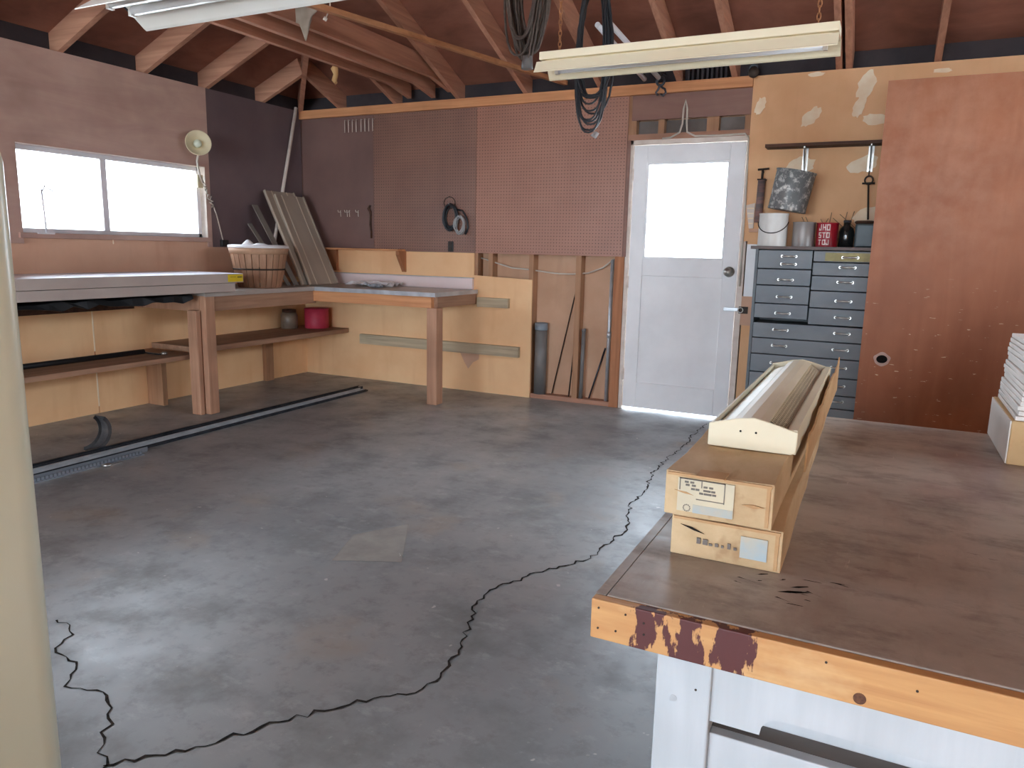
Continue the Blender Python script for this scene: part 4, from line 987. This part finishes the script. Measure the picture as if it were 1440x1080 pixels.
tag(B(1.125,1.175,-3.7,-2.72,.0005,.006).box(1.172,1.176,-3.7,-2.72,.006,.03).build('perforated_angle', 'perf'), 'short perforated zinc angle iron on the floor beside the tracks', 'rail')
tag(B(1.20,1.225,-3.7,-2.78,.0005,.005).box(1.20,1.204,-3.7,-2.78,.005,.02).build('perforated_angle', 'perf'), 'narrow perforated strip lying outermost by the tracks on floor', 'rail')
ct = MB(); arcp = []
for i in range(15):
    a = -PI*.5+PI*.78*i/14; arcp.append((.898+.02*i/14, -2.90+.115*math.cos(a)-.0, .118+.115*math.sin(a)))
vs = []; fs = []
for i, (x, y, z) in enumerate(arcp):
    a = -PI*.5+PI*.78*i/14; nx, nz = math.cos(a), math.sin(a)
    for (u, rr) in ((-.045,.0),(.045,.0),(.045,-.022),(.041,-.022),(.041,-.004),(-.041,-.004),(-.041,-.022),(-.045,-.022)):
        vs.append((x+u, y+nx*rr, z+nz*rr))
for i in range(14):
    for q in range(8): fs.append((8*i+q, 8*i+(q+1)%8, 8*i+8+(q+1)%8, 8*i+8+q))
fs += [tuple(range(7,-1,-1)), tuple(8*14+q for q in range(8))]
tag(MB().add(vs, fs).build('curved_track', 'dullsteel'), 'curved dark steel track section standing up from the floor rails', 'rail')
tag(MB().lathe([(0,0),(.02,0),(.03,.008),(.012,.014),(0,.016)], (1.245,-3.03,.0005), 12).box(1.235,1.26,-3.02,-2.95,.0005,.006).build('metal_clip', 'chrome'), 'small shiny metal clip lying by the perforated strip', 'clip')

# cream appliance at the left edge of view
fr = thing('appliance', (3.6,-5.33,0), 'smooth cream enamelled appliance with rounded top, cut off by the left edge', 'appliance')
def rbox(x0, x1, y0, y1, z0, z1, r, lean_=0.):
    m = MB(); n = 6; vs = []; fs = []; rings = []
    def ring(ins, z):
        pts = []; rr = max(r-ins*.3, .01)
        for (cx_, cy_, a0) in ((x1-rr-ins,y1-rr-ins,0),(x0+rr+ins,y1-rr-ins,PI/2),(x0+rr+ins,y0+rr+ins,PI),(x1-rr-ins,y0+rr+ins,3*PI/2)):
            for k in range(n+1):
                a = a0+PI/2*k/n; pts.append((cx_+rr*math.cos(a), cy_+rr*math.sin(a), z))
        return pts
    levels = [(0,z0)]+[(0,z0+(z1-r-z0)*f) for f in (.5,1)]+[(r*(1-math.cos(a)),z1-r+r*math.sin(a)) for a in [PI/2*k/6 for k in range(1,7)]]
    for ins, z in levels: rings.append(ring(ins, z))
    L = len(rings[0]); vs = [p for q in rings for p in q]
    for i in range(len(rings)-1): fs += [(i*L+k, i*L+(k+1)%L, (i+1)*L+(k+1)%L, (i+1)*L+k) for k in range(L)]
    m.add(vs, fs, True); o = len(vs)-L
    m.f += [tuple(range(L))[::-1], tuple(o+k for k in range(L))]; m.s += [False, False]
    return m
rbox(3.30,3.968,-5.62,-5.0,.03,1.375,.045).build('appliance_body', 'cream', fr)
B(3.34,3.92,-5.60,-5.03,0,.03).build('plinth', 'black', fr)
rbox(3.31,3.95,-5.70,-5.625,.06,1.36,.03).build('appliance_door', 'cream', fr)
MB().cyl((3.40,-5.73,.9),(3.40,-5.73,1.15),.012,n=10).box(3.39,3.41,-5.73,-5.70,.91,.93).box(3.39,3.41,-5.73,-5.70,1.12,1.14).build('handle', 'chrome', fr)

# ------------------------------------------------------------------ light: overcast sky through window, door, open garage door and two added windows
wd = bpy.data.worlds.new('sky'); SC.world = wd; wd.use_nodes = True
bg = wd.node_tree.nodes['Background']; bg.inputs[0].default_value = (.74,.865,1.0,1); bg.inputs[1].default_value = 1.0
_nt = wd.node_tree; _tc = _nt.nodes.new('ShaderNodeTexCoord'); _sp = _nt.nodes.new('ShaderNodeSeparateXYZ'); _mr = _nt.nodes.new('ShaderNodeMapRange')
_nt.links.new(_tc.outputs['Generated'], _sp.inputs[0]); _nt.links.new(_sp.outputs[2], _mr.inputs[0])
_mr.inputs[1].default_value = 0; _mr.inputs[2].default_value = .9; _mr.inputs[3].default_value = 1.1; _mr.inputs[4].default_value = 3.0
_nt.links.new(_mr.outputs[0], bg.inputs[1])       # overcast sky, brighter overhead than at the horizon
def portal(name, loc, rot, sx, sy):
    l = bpy.data.lights.new(name, 'AREA'); l.shape = 'RECTANGLE'; l.size = sx; l.size_y = sy; l.cycles.is_portal = True
    o = bpy.data.objects.new(name, l); COL.objects.link(o); o.location = loc; o.rotation_euler = rot; return o
portal('window_portal', (-.10,(wy0+wy1)/2,(wz0+wz1)/2), (0,-PI/2,0), wz1-wz0, wy1-wy0)
portal('window_portal', (-.10,(vy0+vy1)/2,(wz0+vz1)/2), (0,-PI/2,0), vz1-wz0, vy1-vy0)  # sky through the added left window
portal('window_portal', (WX+.10,(ry0+ry1)/2,(rz0+rz1)/2), (0,PI/2,0), rz1-rz0, ry1-ry0)  # sky through the added right window
portal('door_portal', (3.634,.06,1.53), (-PI/2,0,0), .6, .7)
portal('garage_portal', ((gx0+gx1)/2,FY-.05,gz/2), (PI/2,0,0), gx1-gx0, gz)

# ------------------------------------------------------------------ camera
cam = bpy.data.cameras.new('camera'); co = bpy.data.objects.new('camera', cam); COL.objects.link(co)
cam.sensor_width = 36; cam.sensor_fit = 'HORIZONTAL'; cam.lens = 1050.44/1440*36; cam.clip_start = .02
ya, pi_, ro = math.radians(26.14857), math.radians(-10.2415), math.radians(1.22792)
F = V((-math.sin(ya)*math.cos(pi_), math.cos(ya)*math.cos(pi_), math.sin(pi_)))
R = V((math.cos(ya), math.sin(ya), 0)); U = R.cross(F)
R2 = R*math.cos(ro)+U*math.sin(ro); U2 = U*math.cos(ro)-R*math.sin(ro)
mw = Matrix((R2, U2, -F)).transposed().to_4x4(); mw.translation = V((5.0067,-5.62472,1.23079)); co.matrix_world = mw
SC.camera = co
SC.view_settings.view_transform = 'Standard'; SC.view_settings.look = 'None'; SC.view_settings.gamma = 1
SC.view_settings.use_curve_mapping = False; SC.view_settings.exposure = 3.72
SC.cycles.max_bounces = 10; SC.cycles.diffuse_bounces = 6; SC.cycles.transparent_max_bounces = 8
SC.cycles.use_denoising = True; SC.cycles.sample_clamp_indirect = 8; SC.cycles.caustics_reflective = False; SC.cycles.caustics_refractive = False
